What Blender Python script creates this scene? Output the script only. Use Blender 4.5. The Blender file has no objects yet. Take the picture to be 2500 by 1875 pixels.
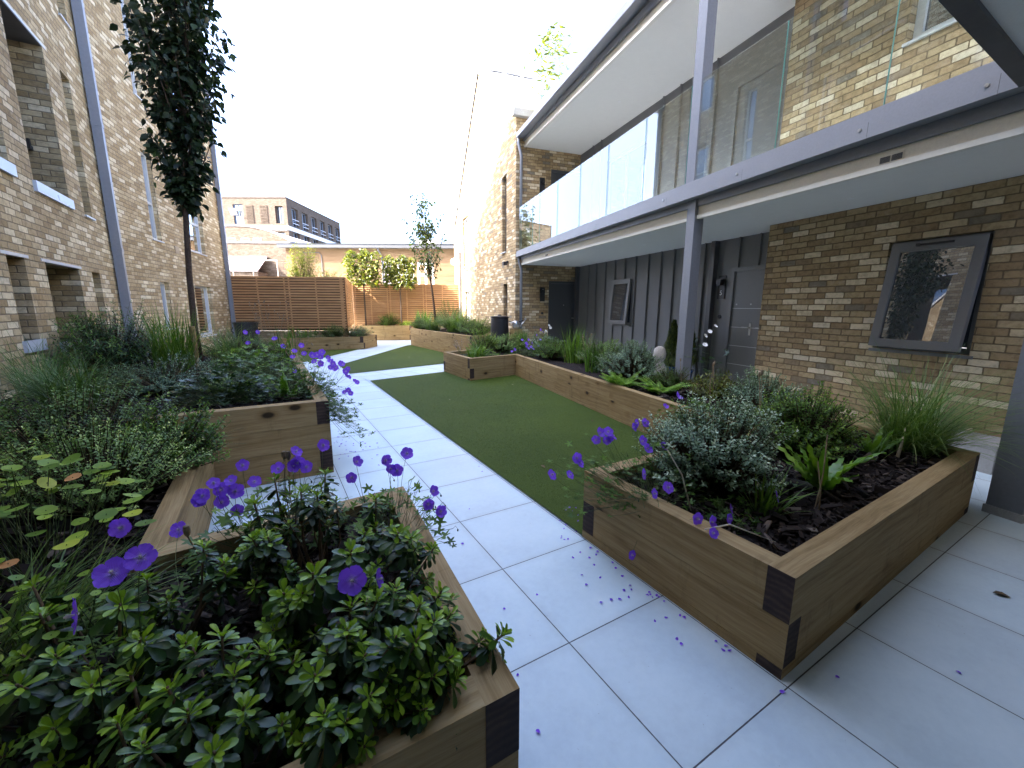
import bpy, bmesh, math, random
import numpy as np
from mathutils import Vector, Matrix
from mathutils.geometry import tessellate_polygon

SC = bpy.context.scene
COL = SC.collection
random.seed(7)
rng = np.random.default_rng(7)
R = math.radians

# ---------------------------------------------------------------- camera
cam_d = bpy.data.cameras.new('camera')
cam_d.sensor_fit = 'HORIZONTAL'
cam_d.sensor_width = 36.0
cam_d.lens = 1009.7 / 2500 * 36.0
cam_d.clip_start = 0.02
cam_d.clip_end = 2000
cam = bpy.data.objects.new('camera', cam_d)
COL.objects.link(cam)
_p, _r, _h = 0.184, 0.0047, 0.5322
_fwh = Vector((math.sin(_h), math.cos(_h), 0)); _rt = Vector((math.cos(_h), -math.sin(_h), 0)); _z = Vector((0, 0, 1))
_fw = _fwh * math.cos(_p) - _z * math.sin(_p)
_up = _fwh * math.sin(_p) + _z * math.cos(_p)
_r2 = _rt * math.cos(_r) + _up * math.sin(_r)
_u2 = -_rt * math.sin(_r) + _up * math.cos(_r)
M = Matrix.Identity(4)
for i in range(3):
    M[i][0], M[i][1], M[i][2] = _r2[i], _u2[i], -_fw[i]
M[0][3], M[1][3], M[2][3] = 0, 0, 1.449
cam.matrix_world = M
SC.camera = cam

# ---------------------------------------------------------------- sky, sun, exposure
SUN_EL = R(38.8)
SUN_H = Vector((-0.985, 0.172, 0)).normalized()          # horizontal direction towards the sun
SUN_DIR = SUN_H * math.cos(SUN_EL) + Vector((0, 0, math.sin(SUN_EL)))
world = bpy.data.worlds.new('World')
SC.world = world
world.use_nodes = True
wn = world.node_tree.nodes
sky = wn.new('ShaderNodeTexSky')
sky.sky_type = 'NISHITA'
sky.sun_disc = False
sky.sun_elevation = SUN_EL
sky.sun_rotation = math.atan2(SUN_H.x, SUN_H.y)
sky.altitude = 50
sky.air_density = 0.6
sky.dust_density = 6.0
sky.ozone_density = 5.0
bg = wn['Background']
bg.inputs['Strength'].default_value = 0.15
world.node_tree.links.new(sky.outputs[0], bg.inputs['Color'])
sun_d = bpy.data.lights.new('sun', 'SUN')
sun_d.energy = 3.2
sun_d.angle = R(0.5)
sun_d.color = (1.0, 0.93, 0.82)
sun = bpy.data.objects.new('sun', sun_d)
COL.objects.link(sun)
sun.rotation_euler = SUN_DIR.to_track_quat('Z', 'Y').to_euler()
vs = SC.view_settings
vs.view_transform = 'Standard'
vs.look = 'None'
vs.gamma = 1.0
vs.use_curve_mapping = False
vs.exposure = 3.65
SC.cycles.max_bounces = 12
SC.cycles.diffuse_bounces = 8
SC.cycles.transparent_max_bounces = 24
SC.cycles.use_denoising = True
SC.cycles.sample_clamp_indirect = 8
# ---------------------------------------------------------------- object helpers
def tag(o, label=None, cat=None, group=None, kind=None):
    if label: o['label'] = label
    if cat: o['category'] = cat
    if group: o['group'] = group
    if kind: o['kind'] = kind
    return o

def empty(name, loc, label=None, cat=None, group=None):
    o = bpy.data.objects.new(name, None)
    o.empty_display_size = 0.1
    COL.objects.link(o)
    o.location = loc
    return tag(o, label, cat, group)

def wloc(o):
    l = Vector((0, 0, 0))
    while o is not None:
        l += o.location
        o = o.parent
    return l

def link(name, me, mats, parent=None, loc=None):
    o = bpy.data.objects.new(name, me)
    for m in (mats if isinstance(mats, (list, tuple)) else [mats]):
        me.materials.append(m)
    COL.objects.link(o)
    if parent is not None:
        o.parent = parent
    if loc is not None:
        o.location = loc
    return o

V = Vector
def v3(p): return Vector((p[0], p[1], p[2]))

class MB:
    """collects polygons in world coordinates, links them as ONE mesh object"""
    def __init__(s):
        s.v = []; s.f = []; s.m = []; s.uv = []
    def poly(s, pts, mi=0, uv=None):
        b = len(s.v)
        s.v += [tuple(p) for p in pts]
        s.f.append(list(range(b, b + len(pts))))
        s.m.append(mi)
        s.uv.append(uv if uv is not None else [(p[0], p[1]) for p in pts])
    def quad(s, a, b, c, d, mi=0, uo=(0, 0), swap=False):
        a, b, c, d = v3(a), v3(b), v3(c), v3(d)
        w = (b - a).length; h = (d - a).length
        q = [(0, 0), (w, 0), (w, h), (0, h)]
        if swap: q = [(y, x) for x, y in q]
        s.poly([a, b, c, d], mi, [(x + uo[0], y + uo[1]) for x, y in q])
    def box(s, o, a, b, c, mi=0, mi_ends=None, uo=None):
        """corner o, edges a (length), b, c"""
        o, a, b, c = v3(o), v3(a), v3(b), v3(c)
        if a.cross(b).dot(c) < 0:
            o = o + b; b = -b
        if uo is None: uo = (random.uniform(0, 40), random.uniform(0, 40))
        me = mi if mi_ends is None else mi_ends
        s.quad(o, o + a, o + a + c, o + c, mi, uo)
        s.quad(o + a + b, o + b, o + b + c, o + a + b + c, mi, (uo[0] + 3, uo[1] + 1))
        s.quad(o + c, o + a + c, o + a + b + c, o + b + c, mi, (uo[0] + 5, uo[1] + 2))
        s.quad(o + b, o + a + b, o + a, o, mi, (uo[0] + 7, uo[1] + 3))
        s.quad(o + b, o, o + c, o + b + c, me, uo)
        s.quad(o + a, o + a + b, o + a + b + c, o + a + c, me, (uo[0] + .5, uo[1] + .5))
    def cbox(s, lo, hi, mi=0):
        lo, hi = v3(lo), v3(hi); d = hi - lo
        s.box(lo, (d.x, 0, 0), (0, d.y, 0), (0, 0, d.z), mi)
    def prism(s, pts, z0, z1, mi=0, mi_top=None):
        n = len(pts)
        for i in range(n):
            a, b = pts[i], pts[(i + 1) % n]
            s.quad((a[0], a[1], z0), (b[0], b[1], z0), (b[0], b[1], z1), (a[0], a[1], z1), mi)
        mt = mi if mi_top is None else mi_top
        s.poly([(p[0], p[1], z1) for p in pts], mt)
        s.poly([(p[0], p[1], z0) for p in reversed(pts)], mi)
    def tube(s, pts, rad, n=6, mi=0, caps=True):
        pts = [v3(p) for p in pts]
        if not isinstance(rad, (list, tuple)): rad = [rad] * len(pts)
        rings = []
        ref = None
        for i, p in enumerate(pts):
            t = (pts[min(i + 1, len(pts) - 1)] - pts[max(i - 1, 0)])
            if t.length < 1e-9: t = Vector((0, 0, 1))
            t.normalize()
            if ref is None:
                ref = t.orthogonal().normalized()
            x = (ref - t * ref.dot(t))
            x = x.normalized() if x.length > 1e-6 else t.orthogonal().normalized()
            ref = x
            y = t.cross(x)
            rings.append([p + (x * math.cos(2 * math.pi * k / n) + y * math.sin(2 * math.pi * k / n)) * rad[i] for k in range(n)])
        b = len(s.v); L = 0
        for r in rings: s.v += [tuple(q) for q in r]
        for i in range(len(rings) - 1):
            for k in range(n):
                k2 = (k + 1) % n
                s.f.append([b + i * n + k, b + i * n + k2, b + (i + 1) * n + k2, b + (i + 1) * n + k])
                s.m.append(mi)
                s.uv.append([(k / n, i * .1), ((k + 1) / n, i * .1), ((k + 1) / n, i * .1 + .1), (k / n, i * .1 + .1)])
        if caps:
            s.f.append([b + k for k in reversed(range(n))]); s.m.append(mi); s.uv.append([(0, 0)] * n)
            e = b + (len(rings) - 1) * n
            s.f.append([e + k for k in range(n)]); s.m.append(mi); s.uv.append([(0, 0)] * n)
    def lathe(s, c, prof, n=20, mi=0):
        """prof: (radius, z) list around vertical axis through c"""
        c = v3(c); b = len(s.v)
        for r, z in prof:
            s.v += [(c.x + r * math.cos(2 * math.pi * k / n), c.y + r * math.sin(2 * math.pi * k / n), c.z + z) for k in range(n)]
        for i in range(len(prof) - 1):
            for k in range(n):
                k2 = (k + 1) % n
                s.f.append([b + i * n + k, b + i * n + k2, b + (i + 1) * n + k2, b + (i + 1) * n + k])
                s.m.append(mi)
                s.uv.append([(k / n, prof[i][1]), ((k + 1) / n, prof[i][1]), ((k + 1) / n, prof[i + 1][1]), (k / n, prof[i + 1][1])])
        for ring, rev in ((0, True), (len(prof) - 1, False)):
            if prof[ring][0] > 1e-4:
                q = [b + ring * n + k for k in range(n)]
                s.f.append(q[::-1] if rev else q); s.m.append(mi); s.uv.append([(0, 0)] * n)
    def build(s, name, mats, parent=None, loc=None, smooth=False, bevel=0, seg=1):
        base = wloc(parent) if parent is not None else Vector((0, 0, 0))
        if loc is not None and parent is None: base = v3(loc)
        me = bpy.data.meshes.new(name)
        me.from_pydata([(p[0] - base.x, p[1] - base.y, p[2] - base.z) for p in s.v], [], s.f)
        me.polygons.foreach_set('material_index', s.m)
        uvl = me.uv_layers.new(name='UVMap')
        flat = [c for f in s.uv for q in f for c in q]
        uvl.data.foreach_set('uv', flat)
        if smooth: me.polygons.foreach_set('use_smooth', [True] * len(s.f))
        me.update()
        o = link(name, me, mats, parent, base if (loc is not None and parent is None) else None)
        if bevel:
            md = o.modifiers.new('bevel', 'BEVEL'); md.width = bevel; md.segments = seg; md.limit_method = 'ANGLE'; md.angle_limit = R(40)
        return o

def wall(mb, P0, u, nrm, outline, holes=(), mi=0):
    """flat wall with openings; (s, z) coordinates; holes: (s0, s1, z0, z1, depth)"""
    P0, u, nrm = v3(P0), v3(u), v3(nrm)
    def P(s_, z, d=0): return P0 + u * s_ + Vector((0, 0, z)) - nrm * d
    loops = [[Vector((a, b, 0)) for a, b in outline]]
    for h in holes:
        s0, s1, z0, z1 = h[:4]
        loops.append([Vector((s0, z0, 0)), Vector((s0, z1, 0)), Vector((s1, z1, 0)), Vector((s1, z0, 0))])
    flat = [q for l in loops for q in l]
    want = nrm
    for t in tessellate_polygon(loops):
        pts = [flat[i] for i in t]
        p3 = [P(q.x, q.y) for q in pts]
        if (p3[1] - p3[0]).cross(p3[2] - p3[0]).dot(want) < 0:
            pts.reverse(); p3.reverse()
        mb.poly(p3, mi, [(q.x, q.y) for q in pts])
    for h in holes:
        s0, s1, z0, z1, d = h[:5]
        if d <= 0: continue
        mb.poly([P(s0, z0), P(s0, z0, d), P(s0, z1, d), P(s0, z1)], mi, [(s0, z0), (s0 + d, z0), (s0 + d, z1), (s0, z1)])
        mb.poly([P(s1, z0, d), P(s1, z0), P(s1, z1), P(s1, z1, d)], mi, [(s1 - d + .1, z0), (s1 + .1, z0), (s1 + .1, z1), (s1 - d + .1, z1)])
        mb.poly([P(s0, z1), P(s0, z1, d), P(s1, z1, d), P(s1, z1)], mi, [(s0, z1), (s0, z1 + d), (s1, z1 + d), (s1, z1)])
        mb.poly([P(s0, z0, d), P(s0, z0), P(s1, z0), P(s1, z0, d)], mi, [(s0, z0 - d), (s0, z0), (s1, z0), (s1, z0 - d)])

# ---------------------------------------------------------------- big leaf meshes with numpy
class FM:
    """fast mesh of many small repeated templates; per-point float attribute 'tint'"""
    def __init__(s):
        s.V = []; s.L = []; s.T = []; s.M = []; s.A = []; s.n = 0
    def add(s, verts, faces, tint, mi=0):
        """verts (N,nv,3), faces list of index lists, tint (N,) or (N,nv)"""
        N, nv, _ = verts.shape
        if N == 0: return
        base = s.n + np.arange(N)[:, None] * nv
        fl = np.array([i for f in faces for i in f]); ft = np.array([len(f) for f in faces])
        s.L.append((base + fl[None, :]).ravel()); s.T.append(np.tile(ft, N))
        s.M.append(np.full(N * len(ft), mi, np.int32))
        s.V.append(verts.reshape(-1, 3))
        t = np.asarray(tint, np.float32)
        if t.ndim == 1: t = np.repeat(t, nv)
        s.A.append(t.ravel()); s.n += N * nv
    def build(s, name, mats, parent=None, smooth=True, loc=None):
        base = wloc(parent) if parent is not None else (v3(loc) if loc is not None else Vector((0, 0, 0)))
        Vv = np.concatenate(s.V).astype(np.float32) - np.array(base, np.float32)
        L = np.concatenate(s.L).astype(np.int32); T = np.concatenate(s.T).astype(np.int32)
        me = bpy.data.meshes.new(name)
        me.vertices.add(len(Vv)); me.vertices.foreach_set('co', Vv.ravel())
        me.loops.add(len(L)); me.loops.foreach_set('vertex_index', L)
        me.polygons.add(len(T))
        me.polygons.foreach_set('loop_start', np.concatenate([[0], np.cumsum(T)[:-1]]).astype(np.int32))
        me.polygons.foreach_set('material_index', np.concatenate(s.M))
        me.polygons.foreach_set('use_smooth', np.full(len(T), smooth))
        a = me.attributes.new('tint', 'FLOAT', 'POINT'); a.data.foreach_set('value', np.concatenate(s.A).astype(np.float32))
        me.update(calc_edges=True)
        return link(name, me, mats, parent, base if (loc is not None and parent is None) else None)

def nrmz(a): return a / np.maximum(np.linalg.norm(a, axis=-1, keepdims=True), 1e-9)

def leaf_t(rows, fold=.25, curl=.25, mid=True):
    """rows of (t, half-width) along a unit leaf -> (verts, faces)"""
    vs = []; idx = []
    for t, w in rows:
        z = -curl * t * t
        if w <= 0: idx.append([len(vs)] * 3); vs.append((0, t, z)); continue
        if mid:
            idx.append([len(vs), len(vs) + 1, len(vs) + 2]); vs += [(-w, t, z + fold * w), (0, t, z), (w, t, z + fold * w)]
        else:
            idx.append([len(vs), None, len(vs) + 1]); vs += [(-w, t, z), (w, t, z)]
    fs = []
    for a, b in zip(idx[:-1], idx[1:]):
        for i, j in (((0, 1), (1, 2)) if mid else ((0, 2),)):
            q = [a[i], a[j], b[j], b[i]]
            o = []
            for k in q:
                if k not in o: o.append(k)
            if len(o) >= 3: fs.append(o)
    return np.array(vs, float), fs

OVAL = leaf_t([(0, .03), (.3, .26), (.65, .27), (1, 0)], .3, .2)
OVAL_LO = (np.array([(0, 0, 0), (-.27, .45, .06), (0, 1, -.12), (.27, .45, .06)], float), [[0, 3, 2, 1]])
OBOV = leaf_t([(0, .04), (.3, .09), (.6, .18), (.8, .205), (.94, .13), (1, 0)], .3, .22)
LANCE = leaf_t([(0, .03), (.25, .12), (.6, .11), (1, 0)], .25, .35)
POINTED = leaf_t([(0, .04), (.22, .27), (.5, .3), (.8, .13), (1, 0)], .22, .22)

def place(tm, pos, d, up, size, wid=None):
    """leaves: template along d, normal close to up"""
    tv = tm[0]
    d = nrmz(d); x = nrmz(np.cross(d, up) + 1e-6); n = np.cross(x, d)
    s = np.asarray(size).reshape(-1, 1, 1)
    w = s if wid is None else np.asarray(wid).reshape(-1, 1, 1)
    return pos[:, None, :] + (tv[None, :, 0:1] * x[:, None, :]) * w + (tv[None, :, 1:2] * d[:, None, :] + tv[None, :, 2:3] * n[:, None, :]) * s

def rdir(n, zmin=-1., zmax=1., g=None):
    g = g or rng
    z = g.uniform(zmin, zmax, n); a = g.uniform(0, 2 * np.pi, n); r = np.sqrt(1 - z * z)
    return np.stack([r * np.cos(a), r * np.sin(a), z], 1)

def blades(fm, base, az, th0, kap, length, width, tint, seg=6, mi=0, taper=1.0, fold=0.0):
    """grass / sword blades: base (N,3), azimuth, start lean from vertical, total bend, length, half width"""
    N = len(base); ds = length[:, None] / seg
    s = np.arange(seg + 1) / seg
    th = th0[:, None] + kap[:, None] * s[None, :] ** 1.3
    dirh = np.stack([np.cos(az), np.sin(az), np.zeros(N)], 1)
    thm = (th[:, 1:] + th[:, :-1]) / 2
    hx = np.concatenate([np.zeros((N, 1)), np.cumsum(np.sin(thm) * ds, 1)], 1)
    hz = np.concatenate([np.zeros((N, 1)), np.cumsum(np.cos(thm) * ds, 1)], 1)
    c = base[:, None, :] + dirh[:, None, :] * hx[:, :, None] + np.array([0, 0, 1.])[None, None, :] * hz[:, :, None]
    side = np.stack([-np.sin(az), np.cos(az), np.zeros(N)], 1)
    tw = rng.uniform(-.7, .7, N)
    side = side * np.cos(tw)[:, None] + np.array([0, 0, 1.]) * np.sin(tw)[:, None] * .5
    w = width[:, None] * (1 - s[None, :] ** (2.2 / taper)) * (0.55 + .9 * np.minimum(s[None, :] * 3, .5))
    w[:, -1] = width * .04
    l = c - side[:, None, :] * w[:, :, None]; r = c + side[:, None, :] * w[:, :, None]
    vv = np.stack([l, r], 2).reshape(N, -1, 3)
    fs = [[2 * i, 2 * i + 1, 2 * i + 3, 2 * i + 2] for i in range(seg)]
    fm.add(vv, fs, tint, mi)
    return c
# ---------------------------------------------------------------- materials (all procedural)
class G:
    def __init__(s, name):
        s.m = bpy.data.materials.new(name); s.m.use_nodes = True
        s.t = s.m.node_tree; s.t.nodes.clear()
        s.out = s.t.nodes.new('ShaderNodeOutputMaterial')
    def n(s, ty, ins=None, **props):
        nd = s.t.nodes.new('ShaderNode' + ty)
        for k, v in props.items(): setattr(nd, k, v)
        for k, v in (ins or {}).items(): s.put(nd.inputs[k], v)
        return nd
    def put(s, sock, v):
        if isinstance(v, bpy.types.NodeSocket): s.t.links.new(v, sock)
        elif isinstance(v, bpy.types.Node): s.t.links.new(v.outputs[0], sock)
        elif isinstance(v, tuple) and len(v) == 3 and sock.type == 'RGBA': sock.default_value = (*v, 1)
        else: sock.default_value = v
    def math(s, op, a, b=None, clamp=False):
        nd = s.n('Math', {0: a}, operation=op, use_clamp=clamp)
        if b is not None: s.put(nd.inputs[1], b)
        return nd.outputs[0]
    def mix(s, f, a, b, blend='MIX'):
        nd = s.n('Mix', data_type='RGBA', blend_type=blend)
        s.put(nd.inputs[0], f); s.put(nd.inputs[6], a); s.put(nd.inputs[7], b)
        return nd.outputs[2]
    def ramp(s, f, stops, interp='LINEAR'):
        nd = s.n('ValToRGB', {0: f}); cr = nd.color_ramp; cr.interpolation = interp
        while len(cr.elements) < len(stops): cr.elements.new(.5)
        for e, (p, c) in zip(cr.elements, stops):
            e.position = p; e.color = (*c, 1) if len(c) == 3 else c
        return nd.outputs[0]
    def noise(s, vec, scale, detail=2., rough=.5):
        nd = s.n('TexNoise', {'Scale': scale, 'Detail': detail, 'Roughness': rough})
        if vec is not None: s.put(nd.inputs['Vector'], vec)
        return nd.outputs[0]
    def mapr(s, v, a, b, c=0., d=1., smooth=False):
        nd = s.n('MapRange', {0: v, 1: a, 2: b, 3: c, 4: d})
        if smooth: nd.interpolation_type = 'SMOOTHSTEP'
        return nd.outputs[0]
    def vec(s, x, y, z=0.):
        nd = s.n('CombineXYZ'); s.put(nd.inputs[0], x); s.put(nd.inputs[1], y); s.put(nd.inputs[2], z)
        return nd.outputs[0]
    def uv(s):
        nd = s.n('UVMap'); sp = s.n('SeparateXYZ', {0: nd.outputs[0]})
        return nd.outputs[0], sp.outputs[0], sp.outputs[1]
    def bump(s, h, dist, strength=1.):
        return s.n('Bump', {'Height': h, 'Distance': dist, 'Strength': strength}).outputs[0]
    def pbsdf(s, col, rough=.6, normal=None, metal=0., spec=.5, **kw):
        nd = s.n('BsdfPrincipled', {'Base Color': col, 'Roughness': rough, 'Metallic': metal, 'Specular IOR Level': spec})
        if normal is not None: s.put(nd.inputs['Normal'], normal)
        for k, v in kw.items(): s.put(nd.inputs[k], v)
        return nd.outputs[0]
    def done(s, sh):
        s.put(s.out.inputs[0], sh); return s.m

def brick_mat(name, ramp, mortar, bloom=.25, wob=.0022):
    g = G(name); uv, u, v = g.uv()
    wu = g.math('MULTIPLY', g.math('SUBTRACT', g.noise(uv, 14., 2.), .5), wob * 5)
    u2 = g.math('ADD', u, wu)
    wv = g.math('MULTIPLY', g.math('SUBTRACT', g.noise(g.vec(v, u, 3.), 9., 2.), .5), wob * 5)
    v2 = g.math('ADD', v, wv)
    r = g.math('DIVIDE', v2, .075); row = g.math('FLOOR', r); fy = g.math('FRACT', r)
    off = g.math('MULTIPLY', g.math('MODULO', row, 2.), .5)
    jit = g.math('MULTIPLY', g.n('TexWhiteNoise', {'W': row}, noise_dimensions='1D').outputs[0], .22)
    c = g.math('ADD', g.math('DIVIDE', u2, .225), g.math('ADD', off, jit)); col = g.math('FLOOR', c); fx = g.math('FRACT', c)
    dx = g.math('MULTIPLY', g.math('MINIMUM', fx, g.math('SUBTRACT', 1., fx)), .225)
    dy = g.math('MULTIPLY', g.math('MINIMUM', fy, g.math('SUBTRACT', 1., fy)), .075)
    rnd = g.math('MULTIPLY', g.noise(uv, 40., 3.), .005)
    sm = g.n('Math', {0: dx, 1: dy, 2: .012}, operation='SMOOTH_MIN').outputs[0]
    d = g.math('ADD', sm, rnd)
    # smooth-min distance rounds the arrises of the tumbled bricks
    msk = g.mapr(d, .0055, .0105, 0., 1., True)
    wnz = g.n('TexWhiteNoise', {'Vector': g.vec(col, row)}, noise_dimensions='2D')
    base = g.ramp(wnz.outputs[0], ramp)
    sp = g.n('SeparateColor', {0: wnz.outputs[1]})
    mot = g.noise(g.vec(g.math('ADD', u, g.math('MULTIPLY', sp.outputs[0], 9.)), v, sp.outputs[1]), 17., 4., .65)
    base = g.mix(g.mapr(mot, .35, .75), base, g.mix(1., base, (1.32, 1.3, 1.28), 'MULTIPLY'))
    base = g.mix(g.mapr(mot, .5, .2, 0., .7), base, g.mix(1., base, (.62, .56, .5), 'MULTIPLY'))
    blm = g.math('MULTIPLY', g.mapr(g.noise(uv, 5.5, 5., .7), .54, .74), g.mapr(sp.outputs[2], .35, .9, 0., bloom))
    base = g.mix(blm, base, (.60, .55, .46))
    mort = g.mix(g.noise(uv, 30., 2.), mortar, tuple(m * .72 for m in mortar))
    colr = g.mix(msk, mort, base)
    fine = g.noise(uv, 90., 3., .6)
    h = g.math('ADD', g.math('MULTIPLY', msk, .7), g.math('ADD', g.math('MULTIPLY', fine, .16), g.math('MULTIPLY', mot, .35)))
    return g.done(g.pbsdf(colr, .9, g.bump(h, .012, .9), spec=.2))

RAMP_L = [(0, (0.258, 0.1845, 0.0918)), (.16, (0.3096, 0.2255, 0.1156)), (.42, (0.3612, 0.2706, 0.1462)), (.62, (0.3956, 0.3034, 0.17)), (.76, (0.4386, 0.3444, 0.2006)), (.81, (0.5332, 0.4469, 0.2856)), (.92, (0.5848, 0.5002, 0.3332)), (1, (0.5418, 0.4674, 0.3196))]
RAMP_R = [(0, (0.2134, 0.1535, 0.0861)), (.04, (0.1843, 0.1628, 0.1271)), (.09, (0.2619, 0.1814, 0.0984)), (.36, (0.3201, 0.2325, 0.1271)), (.58, (0.3686, 0.2743, 0.1517)), (.76, (0.4074, 0.3116, 0.1804)), (.82, (0.5238, 0.4325, 0.2829)), (.93, (0.6111, 0.5208, 0.3608)), (1, (0.5432, 0.465, 0.3362))]
brickL = brick_mat('brick_pale', RAMP_L, (0.264, 0.204, 0.128), .5)
brickR = brick_mat('brick_brown', RAMP_R, (.215, .155, .09), .32)
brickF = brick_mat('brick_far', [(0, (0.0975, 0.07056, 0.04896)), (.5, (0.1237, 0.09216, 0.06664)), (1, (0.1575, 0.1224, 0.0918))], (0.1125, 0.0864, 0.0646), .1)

def plain(name, col, rough=.5, metal=0., spec=.5, nz=0., bump=0., scale=30., coat=0.):
    g = G(name)
    tc = g.n('TexCoord').outputs['Object']
    n1 = g.noise(tc, scale, 4., .6)
    n2 = g.noise(tc, scale * .08, 3., .6)
    c = g.mix(g.mapr(n1, .3, .7), tuple(x * (1 - nz) for x in col), tuple(min(1, x * (1 + nz)) for x in col))
    c = g.mix(g.mapr(n2, .35, .7, 0., min(1., nz * 2.2)), c, g.mix(1., c, (.72, .72, .73), 'MULTIPLY'))
    nr = g.bump(n1, bump, 1.) if bump else None
    return g.done(g.pbsdf(c, g.mapr(n2, .3, .7, rough * .85, min(1., rough * 1.15)), nr, metal, spec, **({'Coat Weight': coat} if coat else {})))

grey_metal = plain('grey_metal', (0.246, 0.2542, 0.2747), .42, 0., .5, .05, .0003, 60.)
post_metal = plain('post_metal', (0.1886, 0.1968, 0.2173), .4, 0., .5, .06, .0004, 40.)
dark_metal = plain('dark_metal', (.075, .075, .08), .45, 0., .5, .08)
clad_metal = plain('clad_metal', (.155, .155, .155), .46, 0., .5, .05, .0006, 3.)
door_grey = plain('door_grey', (.165, .167, .168), .42, 0., .5, .03)
door_dark = plain('door_dark', (.062, .064, .068), .45, 0., .5, .03)
frame_grey = plain('frame_grey', (.17, .168, .165), .4, 0., .5, .03)
frame_pale = plain('frame_pale', (.55, .56, .56), .4, 0., .5, .03)
soffit_m = plain('soffit_board', (.78, .775, .74), .8, 0., .2, .03, .0004, 90.)
edge_m = plain('slab_edge_board', (.70, .64, .53), .75, 0., .2, .05, .0004, 60.)
strip_m = plain('edge_strip', (.74, .72, .66), .7, 0., .2, .03)
render_white = plain('pale_cladding', (0.5084, 0.5084, 0.5084), .6, 0., .3, .03)
sill_pale = plain('sill_metal', (.50, .53, .58), .3, .0, .6, .03)
lead_m = plain('pipe_metal', (0.2296, 0.2378, 0.2624), .38, 0., .5, .06)
black_pl = plain('black_plastic', (.016, .016, .018), .45, 0., .5, .2)
white_paint = plain('white_paint', (.8, .8, .79), .4, 0., .4, .02)
steel_m = plain('brushed_steel', (.5, .5, .5), .3, .9, .5, .05)
concrete_m = plain('concrete', (.36, .35, .33), .85, 0., .2, .1, .001, 40.)
dim_room = plain('dim_room', (.035, .036, .04), .9, 0., .1, .1)
roof_slate = plain('roof_grey', (.30, .29, .29), .7, 0., .3, .08, .002, 12.)
terracotta = plain('blue_glaze', (.03, .06, .16), .25, 0., .5, .1)
stone_m = plain('pale_stone', (.38, .36, .33), .8, 0., .2, .15, .002, 50.)
hose_m = plain('black_hose', (.02, .02, .02), .4)
plain_white = plain('number_white', (.85, .85, .85), .5, 0., .3, 0.)  # even white for house number and lamp lens, no emission

def glass_thin(name, tint, boost=1.5, rough=0.):
    g = G(name)
    lw = g.n('LayerWeight', {'Blend': .5}).outputs['Facing']
    fr = g.math('ADD', g.math('MULTIPLY', g.math('POWER', lw, 4.), .9), .045)
    f = g.math('MULTIPLY', fr, boost, True)
    tr = g.n('BsdfTransparent', {'Color': tint}); gl = g.n('BsdfGlossy', {'Color': (1, 1, 1), 'Roughness': rough})
    return g.done(g.n('MixShader', {0: f, 1: tr.outputs[0], 2: gl.outputs[0]}).outputs[0])
rail_glass = glass_thin('rail_glass', (.90, .95, .93), 1.25)
def pane_mat(name, dark, boost):
    g = G(name)
    f = g.math('MULTIPLY', g.n('Fresnel', {'IOR': 1.52}).outputs[0], boost, True)
    f = g.math('MAXIMUM', f, .16)
    tc = g.n('TexCoord').outputs['Object']
    nb = g.bump(g.noise(tc, 1.3, 1.), .004, .35)
    d = g.pbsdf(dark, .6, None, 0., .2); gl = g.n('BsdfGlossy', {'Color': (.95, .97, 1), 'Roughness': 0., 'Normal': nb})
    return g.done(g.n('MixShader', {0: f, 1: d, 2: gl.outputs[0]}).outputs[0])
pane_m = pane_mat('window_pane', (.03, .032, .036), 2.2)
pane_bright = pane_mat('window_pane_reflective', (.05, .055, .06), 5.)
glass_edge = plain('glass_edge', (.12, .3, .26), .2)

def wood_mat(name, cols, end=False, knots=True, gscale=1.):
    g = G(name); uv, u, v = g.uv()
    w = g.math('MULTIPLY', g.math('SUBTRACT', g.noise(g.vec(g.math('MULTIPLY', u, 1.4), g.math('MULTIPLY', v, 2.)), 1., 2.), .5), .05)
    vv = g.math('ADD', v, w)
    gr = g.noise(g.vec(g.math('MULTIPLY', u, 1.6), g.math('MULTIPLY', vv, 34. * gscale)), 1., 5., .62)
    fine = g.noise(g.vec(g.math('MULTIPLY', u, 9.), g.math('MULTIPLY', vv, 190. * gscale)), 1., 2., .6)
    big = g.noise(g.vec(g.math('MULTIPLY', u, .45), g.math('MULTIPLY', v, 3.)), 1., 3., .6)
    f = g.math('ADD', g.math('ADD', g.math('MULTIPLY', gr, .5), g.math('MULTIPLY', fine, .2)), g.math('MULTIPLY', big, .3))
    c = g.ramp(f, [(.28, cols[0]), (.45, cols[1]), (.56, cols[2]), (.74, cols[3])])
    if knots:
        vo = g.n('TexVoronoi', {'Vector': g.vec(g.math('MULTIPLY', u, 3.2), g.math('MULTIPLY', vv, 6.)), 'Scale': 1., 'Randomness': 1.})
        sel = g.n('SeparateColor', {0: vo.outputs['Color']})
        on = g.math('GREATER_THAN', sel.outputs[0], .5)
        k = g.math('MULTIPLY', g.mapr(vo.outputs['Distance'], .09, .2, 1., 0., True), on)
        ring = g.math('MULTIPLY', g.mapr(vo.outputs['Distance'], .16, .36, .55, 0., True), on)
        c = g.mix(ring, c, g.mix(1., c, (.62, .5, .38), 'MULTIPLY'))
        c = g.mix(k, c, tuple(x * .3 for x in cols[0]))
        st = g.mapr(g.noise(g.vec(g.math('MULTIPLY', u, 7.), g.math('MULTIPLY', v, 1.6), 7.), 1., 5., .75), .56, .76)
        c = g.mix(g.math('MULTIPLY', st, .55), c, tuple(x * .55 for x in cols[0]))
    h = g.math('ADD', g.math('MULTIPLY', gr, .6), g.math('MULTIPLY', fine, .5))
    return g.done(g.pbsdf(c, .78, g.bump(h, .0025, .7), spec=.25))
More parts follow.
